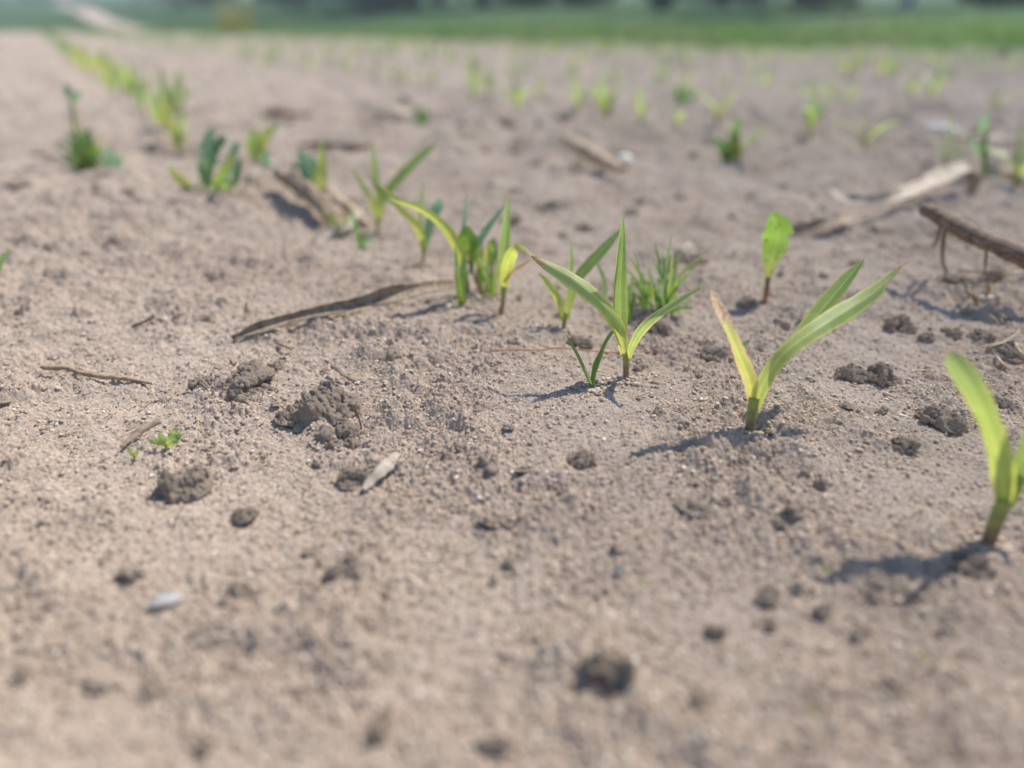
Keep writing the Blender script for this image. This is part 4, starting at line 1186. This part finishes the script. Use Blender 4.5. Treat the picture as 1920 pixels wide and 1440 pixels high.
# uncountable grains and litter
def build_grains():
    n = 150000
    th = RNG.uniform(-.95, .95, n)
    r_ = .13 * np.exp(RNG.uniform(0, 2.35, n))
    x = r_ * np.sin(th); y = r_ * np.cos(th)
    dens = gn(x / .075 + 9, y / .075 + 4, 11) + .6 * gn(x / .02, y / .02, 51)
    keep = dens > RNG.uniform(-.9, .45, n)
    x, y, r_ = x[keep], y[keep], r_[keep]
    extra = []
    for bx, by in BASES:
        m = 130
        a = RNG.uniform(0, 6.28, m); q = np.abs(RNG.normal(0, .0062, m)) + .0012
        extra.append(np.stack([bx + q * np.cos(a), by + q * np.sin(a)], -1))
    ex = np.vstack(extra); ne = len(ex)
    x = np.concatenate([x, ex[:, 0]]); y = np.concatenate([y, ex[:, 1]]); r_ = np.hypot(x, y)
    n = len(x)
    rad = (.00026 + .0010 * RNG.uniform(0, 1, n) ** 4) * (.75 + .9 * r_)
    rad[-ne:] = (.0005 + .0013 * RNG.uniform(0, 1, ne) ** 2.5) * (.75 + .9 * r_[-ne:])
    z = hmac(x, y) + hfine(x, y, r_) + rad * .25
    V0, f0 = ICO[1]
    k = len(V0)
    sc = np.stack([RNG.uniform(.7, 1.5, n), RNG.uniform(.6, 1.1, n), RNG.uniform(.4, .85, n)], -1) * rad[:, None]
    a = RNG.uniform(0, 6.28, n)
    jit = 1 + RNG.normal(0, .16, (n, k, 1))
    V = V0[None] * jit * sc[:, None, :]
    ca, sa = np.cos(a)[:, None], np.sin(a)[:, None]
    X = V[..., 0] * ca - V[..., 1] * sa + x[:, None]; Y_ = V[..., 0] * sa + V[..., 1] * ca + y[:, None]
    V = np.stack([X, Y_, V[..., 2] + z[:, None]], -1).reshape(-1, 3)
    f = (f0[None] + (np.arange(n) * k)[:, None, None]).reshape(-1, 3)
    o = link("soil_grains", mesh_from("soil_grains", V, f, M_CRUMB, smooth=False))
    tag(o, "loose sand grains and tiny soil crumbs covering the ground", "soil grains", None, "stuff")
build_grains()

def build_litter():
    n = 2600
    th = RNG.uniform(-.75, .75, n)
    r_ = .15 * np.exp(RNG.uniform(0, 2.1, n))
    x = r_ * np.sin(th); y = r_ * np.cos(th)
    keep = gn(x / .09 + 2, y / .09, 61) > RNG.uniform(-.5, .35, n)
    x, y, r_ = x[keep], y[keep], r_[keep]; n = len(x)
    L = (.0012 + .0045 * RNG.uniform(0, 1, n) ** 3) * (.8 + .6 * r_)
    rad = RNG.uniform(.00012, .0003, n) * (.8 + .6 * r_)
    a = RNG.uniform(0, 6.28, n); tilt = RNG.normal(0, .22, n)
    D = np.stack([np.cos(a), np.sin(a), tilt], -1); D = unit(D)
    A = unit(np.cross(D, [0, 0, 1.0])); B = np.cross(D, A)
    C = np.stack([x, y, hmac(x, y) + hfine(x, y, r_) + rad * 1.5 + L * np.abs(tilt) * .4], -1)
    rings = []
    for s, bow in ((-1, 0), (-.33, .12), (.33, .12), (1, 0)):
        cc = C + D * (s * L)[:, None] + A * (bow * L)[:, None]
        for q in range(4):
            an = q * np.pi / 2
            rings.append(cc + (A * math.cos(an) + B * math.sin(an)) * rad[:, None])
    V = np.stack(rings, 1).reshape(-1, 3)
    f0 = grid_faces(4, 4, True)
    f = (f0[None] + (np.arange(n) * 16)[:, None, None]).reshape(-1, 4)
    b = NB("plant litter")
    rn = b.n("ShaderNodeNewGeometry").outputs["Random Per Island"]
    c = b.ramp(rn, [(0, (.10, .07, .05)), (.4, (.28, .20, .13)), (.8, (.46, .37, .25)), (1, (.62, .54, .41))])
    o = link("plant_litter", mesh_from("plant_litter", V, f, b.done(b.pbsdf(c, .8, .2)), {"lt": np.zeros(n * 16), "lw": np.zeros(n * 16)}))
    tag(o, "fine straw bits and root fibres strewn over the soil", "litter", None, "stuff")
build_litter()

# ------------------------------------------------------------------ the other crop rows
ROWD = unit(np.array([-.4925, .8703])); ROWN = np.array([.8703, .4925])

def seedling_parts(seed, young=False):
    """list of (part name, V, quads, tris, lt, lw, mat) of a seedling at the origin"""
    rg = np.random.default_rng(seed)
    out = []
    hs = rg.uniform(.012, .02)
    P = np.stack([np.linspace(0, .003 * rg.normal(), 6), np.linspace(0, .003 * rg.normal(), 6), np.linspace(-.01, hs, 6)], -1)
    out.append(("stem",) + tube(P, np.linspace(.0022, .0028, 6), 8) + (M_STEM,))
    nl = rg.integers(3, 5)
    a0 = rg.uniform(0, 6.28)
    for i in range(nl):
        up = i == nl - 1
        a = a0 + i * math.pi + rg.normal(0, .35)
        Ln = rg.uniform(.045, .07) * (1.05 if up else 1)
        s = np.linspace(0, 1, 13)
        lean = rg.uniform(.1, .25) if up else rg.uniform(.55, .95)
        drop = 0 if up else rg.uniform(.0, .55)
        hor = Ln * lean * (s * .6 + .4 * s * s); ver = Ln * (s * (1.05 - .35 * lean) - drop * s ** 2.4 * .8)
        Pl = np.stack([np.cos(a) * hor, np.sin(a) * hor, hs * .7 + ver], -1)
        W = np.array([-math.sin(a), math.cos(a), 0]); wd = rg.uniform(.0034, .0056) * np.minimum(1, .35 + 3 * s) * np.clip(1.15 * (1 - s ** 2.6), .02, 1)
        T = unit(np.gradient(Pl, axis=0)); N = np.cross(W, T)
        tw = rg.uniform(-.5, .5) * s
        V = []
        for sj in (-1, -.5, 0, .5, 1):
            Wt = W * np.cos(tw)[:, None] + N * np.sin(tw)[:, None]
            Nt = np.cross(Wt, T)
            V.append(Pl + Wt * (sj * wd)[:, None] + Nt * (.3 * abs(sj) * wd)[:, None])
        V = np.stack(V, 1).reshape(-1, 3)
        out.append(("leaf", V, grid_faces(13, 5), None, np.repeat(s, 5), np.tile([-1, -.5, 0, .5, 1.0], 13), [M_CORN, M_ROW, M_CORN, M_ROW][int(rg.integers(0, 4))]))
    return out

PROTO = []
for s in range(6):
    prt = seedling_parts(100 + s)
    meshes = [(nm, mesh_from(nm, V, [x for x in (q, t) if x is not None and len(x)], m, {"lt": lt, "lw": lw})) for nm, V, q, t, lt, lw, m in prt]
    pp = Parts()
    for nm, V, q, t, lt, lw, m in prt: pp.add(V, q, t, lt, lw)
    PROTO.append((meshes, pp.mesh("seedling", M_ROW), prt, pp.mesh("seedling", M_CORN_Y)))

ROW_WORD = {0: "nearest", 1: "second", 2: "third", 3: "fourth", 4: "fifth", 5: "sixth"}
cand = []
rg = np.random.default_rng(21)
for k, off in enumerate((.19, .98, 1.73, 2.48, 3.23, 3.98)):
    a = -2.5 if k else 1.35
    while a < 36:
        a += rg.uniform(.06, .13) if k else rg.uniform(.05, .09)
        if rg.uniform() < (.12 if k == 0 else .08): continue
        o_ = off + rg.normal(0, .022 if k == 0 else .06)
        p = ROWD * a + ROWN * o_
        r_ = math.hypot(*p); th = math.atan2(p[0], p[1])
        if p[1] < .3 or abs(th) > .72 or r_ > float(edgeR(th)) - .2: continue
        z = H0(p[0], p[1])
        # skip what the camera would see at hand-placed spots
        cand.append((r_, k, p[0], p[1], z))
# hand-seen plants of the second row, at their own spots
SEEN = [(1620, 284, "blurred yellow leaf leaning right, in the second row", 1.05), (1516, 262, "upright leaf, in the second row right of the green tuft", 1.1), (1268, 240, "short yellow and green, in the second row above the slanted stalk piece", .8),
        (1200, 236, "slim upright leaf, in the second row above the white pith end", .95), (1385, 300, "yellow leaf rising from the fresh green tuft, in the second row", 1.0)]
sp = []
for px, py, lab, sc in SEEN:
    p = gp(px, py)
    sp.append((p[0], p[1]))
    m = PROTO[int(px) % 6][0]
    root = empty("corn_seedling", tuple(p), "corn seedling with " + lab, "corn seedling", "corn seedlings of the second row")
    for nm, me in m: link(nm, me, root)
    root.rotation_euler = (0, 0, px * .37); root.scale = (sc,) * 3
cand = [c for c in cand if all(math.hypot(c[2] - q[0], c[3] - q[1]) > .07 for q in sp)]
cand.sort()
mb = Parts(); nfar = 0
for i, (r_, k, x, y, z) in enumerate(cand):
    pi = int(rg.integers(0, 6)); rot = rg.uniform(0, 6.28); sc = rg.uniform(.85, 1.4)
    row = ROW_WORD[k]
    lab = f"small blurred yellow green corn seedling in the {row} crop row"
    if k == 0: lab = "far blurred corn seedling in the nearest row, running up to the left"
    grp = f"corn seedlings far along the {row} row"
    if i < 45:
        root = empty("corn_seedling", (x, y, z), lab, "corn seedling", grp)
        for nm, me in PROTO[pi][0]: link(nm, me, root)
        root.rotation_euler = (0, 0, rot); root.scale = (sc,) * 3
    elif i < 255:
        o = link("corn_seedling", PROTO[pi][3 if k == 0 or i % 5 == 0 else 1], None, (x, y, z))
        o.rotation_euler = (0, 0, rot); o.scale = (sc,) * 3
        tag(o, lab, "corn seedling", grp)
    else:
        c_, s_ = math.cos(rot), math.sin(rot)
        for nm, V, q, t, lt, lw, m in PROTO[pi][2]:
            W = V * sc
            W = np.stack([W[:, 0] * c_ - W[:, 1] * s_ + x, W[:, 0] * s_ + W[:, 1] * c_ + y, W[:, 2] + z], -1)
            mb.add(W, q, t, lt, lw)
        nfar += 1
if nfar:
    o = link("far_corn_seedlings", mb.mesh("far_corn_seedlings", M_ROW))
    tag(o, "farthest corn seedlings blurring into pale green bands below the meadow", "corn seedlings", None, "stuff")
print("seedlings in rows:", len(cand), "far:", nfar)

# ------------------------------------------------------------------ hazy summer air
def build_haze():
    V = np.array([[x, y, z] for z in (-2.5, 17.0) for y in (-150, 150) for x in (-150, 150)], float)
    f = np.array([[0, 2, 3, 1], [4, 5, 7, 6], [0, 1, 5, 4], [1, 3, 7, 5], [3, 2, 6, 7], [2, 0, 4, 6]])
    b = NB("haze")
    v = b.n("ShaderNodeVolumePrincipled")
    v.inputs["Color"].default_value = (.80, .90, .97, 1)
    v.inputs["Density"].default_value = HAZE
    v.inputs["Anisotropy"].default_value = .3
    b.l(v.outputs[0], b.out.inputs[1])
    o = link("haze", mesh_from("haze", V, f, b.m, smooth=False))
    tag(o, "thin bright summer haze over the field and meadow", "haze", None, "stuff")
build_haze()
